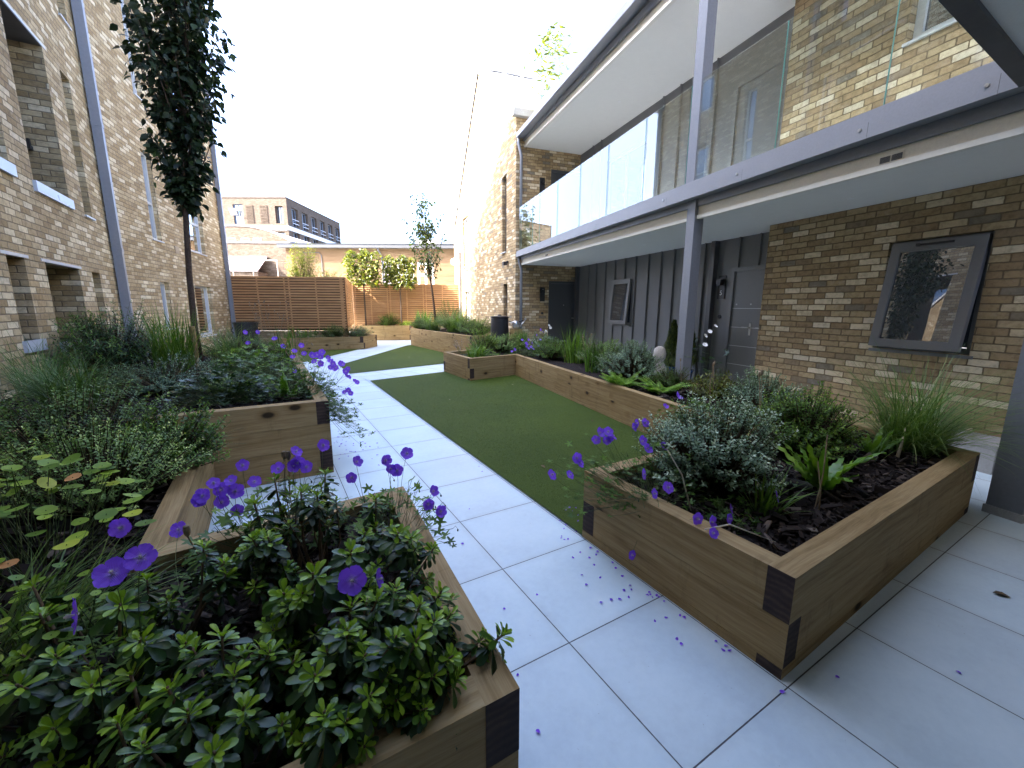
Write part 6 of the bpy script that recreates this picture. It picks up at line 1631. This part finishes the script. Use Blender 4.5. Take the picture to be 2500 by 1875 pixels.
# ---------------------------------------------------------------- small things
wb = empty('water_butt', (5.72, 10.42, .6), 'black water butt with hose to the downpipe beside the far planter', 'water butt')
m = MB(); m.lathe((5.72, 10.42, .25), [(.21, 0), (.25, .3), (.26, .5), (.25, .85), (.245, .9)], 28); m.build('barrel', black_pl, wb, smooth=True)
m = MB(); m.lathe((5.72, 10.42, 1.15), [(.268, 0), (.268, .035), (.05, .06), (.04, .09), (.001, .09)], 28); m.build('lid', black_pl, wb)
m = MB(); m.tube([(5.95, 10.3, 1.05), (6.05, 10.2, 1.02), (6.2, 10.1, 1.06), (6.26, 10.02, 1.08)], .018, 6); m.build('hose', hose_m, wb, smooth=True)
m = MB(); m.lathe((5.72, 10.42, 0), [(.22, 0), (.2, .25)], 20); m.build('stand', black_pl, wb)
def can(c):
    r_ = empty('watering_can', c, 'galvanised watering can hanging beside the black water butt', 'watering can'); c = V(c); m = MB()
    m.lathe(c, [(.09, 0), (.095, .17), (.07, .2), (.06, .22)], 20); m.build('body', steel_m, r_, smooth=True)
    m = MB(); m.tube([c + V((.08, -.02, .04)), c + V((.2, -.05, .16)), c + V((.27, -.06, .25))], [.022, .014, .012], 8); m.lathe(c + V((.275, -.06, .25)), [(.012, 0), (.04, .03), (.001, .035)], 12); m.build('spout', steel_m, r_, smooth=True)
    m = MB(); m.tube([c + V((-.08, 0, .05)), c + V((-.16, .02, .14)), c + V((-.08, 0, .21))], .008, 6); m.build('handle', steel_m, r_)
can((6.02, 10.02, .85))
m = MB(); m.box((5.9, 9.9, 0), (.26, 0, 0), (0, .26, 0), (0, 0, .848)); tag(m.build('timber_post_stand', sleeper_m, None, loc=(6.03, 10.03, 0), bevel=.008), 'square timber stand under the watering can', 'stand')
bn = empty('black_tub', (-.55, 15.3, 0), 'open black tub standing beside the shaded fence and left block', 'tub')
m = MB(); m.lathe((-.55, 15.3, 0), [(.26, 0), (.33, .9), (.35, .9), (.35, .95), (.31, .95), (.30, .6), (.001, .6)], 26); m.build('body', black_pl, bn, smooth=False)
m = MB(); m.tube([(-.9, 15.3, .8), (-.95, 15.3, .7), (-.89, 15.3, .62)], .015, 6); m.build('handle', black_pl, bn)
# fallen petals: each its own thing
def petal_mesh(k):
    mb = MB(); s = .011; rows = [(0, .1), (.3, .35), (.65, .5), (.9, .36), (1, .1)]; pv = []
    for t, w in rows: pv.append([((sg * w * s * 1.2, (t - .5) * s * 1.5, s * (.22 * abs(sg) + .12 * math.sin(3 * t + k) * (1 + .4 * k) + .1)), (.5 + sg * w * .5, t)) for sg in (-1, 0, 1)])
    for a, b in zip(pv[:-1], pv[1:]):
        for i in (0, 1):
            q = [a[i], a[i + 1], b[i + 1], b[i]]; mb.poly([p for p, _ in q], 0, [u for _, u in q])
    o = mb.build('fallen_petal', petal_m, None, smooth=True); me = o.data; bpy.data.objects.remove(o); return me
PM = [petal_mesh(k) for k in range(4)]
for x, y in PETALS:
    if 1.66 < x < 3.9 and y > 1.95: z = .024
    else: z = .002
    if (x > 1.6 and .62 < y < 1.9): x = 1.6 - random.random() * .02
    if x < .47 and y > 3.7: continue
    o = bpy.data.objects.new('fallen_petal', random.choice(PM)); COL.objects.link(o); o.location = (x, y, z); o.rotation_euler = (random.uniform(-.25, .25), random.uniform(-.25, .25), random.uniform(0, 6.28)); k = random.uniform(.75, 1.2); o.scale = (k, k, k)
    if z > .01: tag(o, 'single violet petal fallen on the green lawn by the right planter corner', 'petal', 'violet petals fallen on the lawn')
    elif y > 3.3: tag(o, 'tiny violet petal fallen on paving under the tall planter', 'petal', 'violet petals fallen under the tall planter')
    else: tag(o, 'single violet petal fallen on the pale paving before the right planter', 'petal', 'violet petals fallen on the near paving')
def leaf_litter(name, loc, size, col, lb_, cat='leaf'):
    fm = FM(); fm.add(place(OVAL, A3([loc]) if False else np.array([loc], float), rdir(1, 0, .1), np.array([[0, .1, 1.]]), np.array([size])), OVAL[1], np.array([col]))
    tag(fm.build(name, L_dry, None, loc=loc), lb_, cat)
leaf_litter('fallen_leaf', (2.05, 2.95, .03), .06, .15, 'curled dark leaf lying on the middle of the near lawn')
leaf_litter('fallen_leaf', (3.85, 6.5, .03), .05, 1., 'pale leaf on the near lawn close to the planter corner')
leaf_litter('fallen_leaf', (2.35, 5.9, .03), .04, 1., 'pale leaf fragment on the far half of the near lawn')
leaf_litter('fallen_leaf', (3.4, 11.6, .03), .06, 1., 'pale leaf on the triangular lawn')
leaf_litter('fallen_twig', (3.12, .38, .006), .07, .0, 'dark broken twig on the paving right of the right planter', 'twig')
leaf_litter('fallen_leaf', (3.5, 3.9, .03), .05, .0, 'dark leaf scrap on the near lawn beside the long planter')
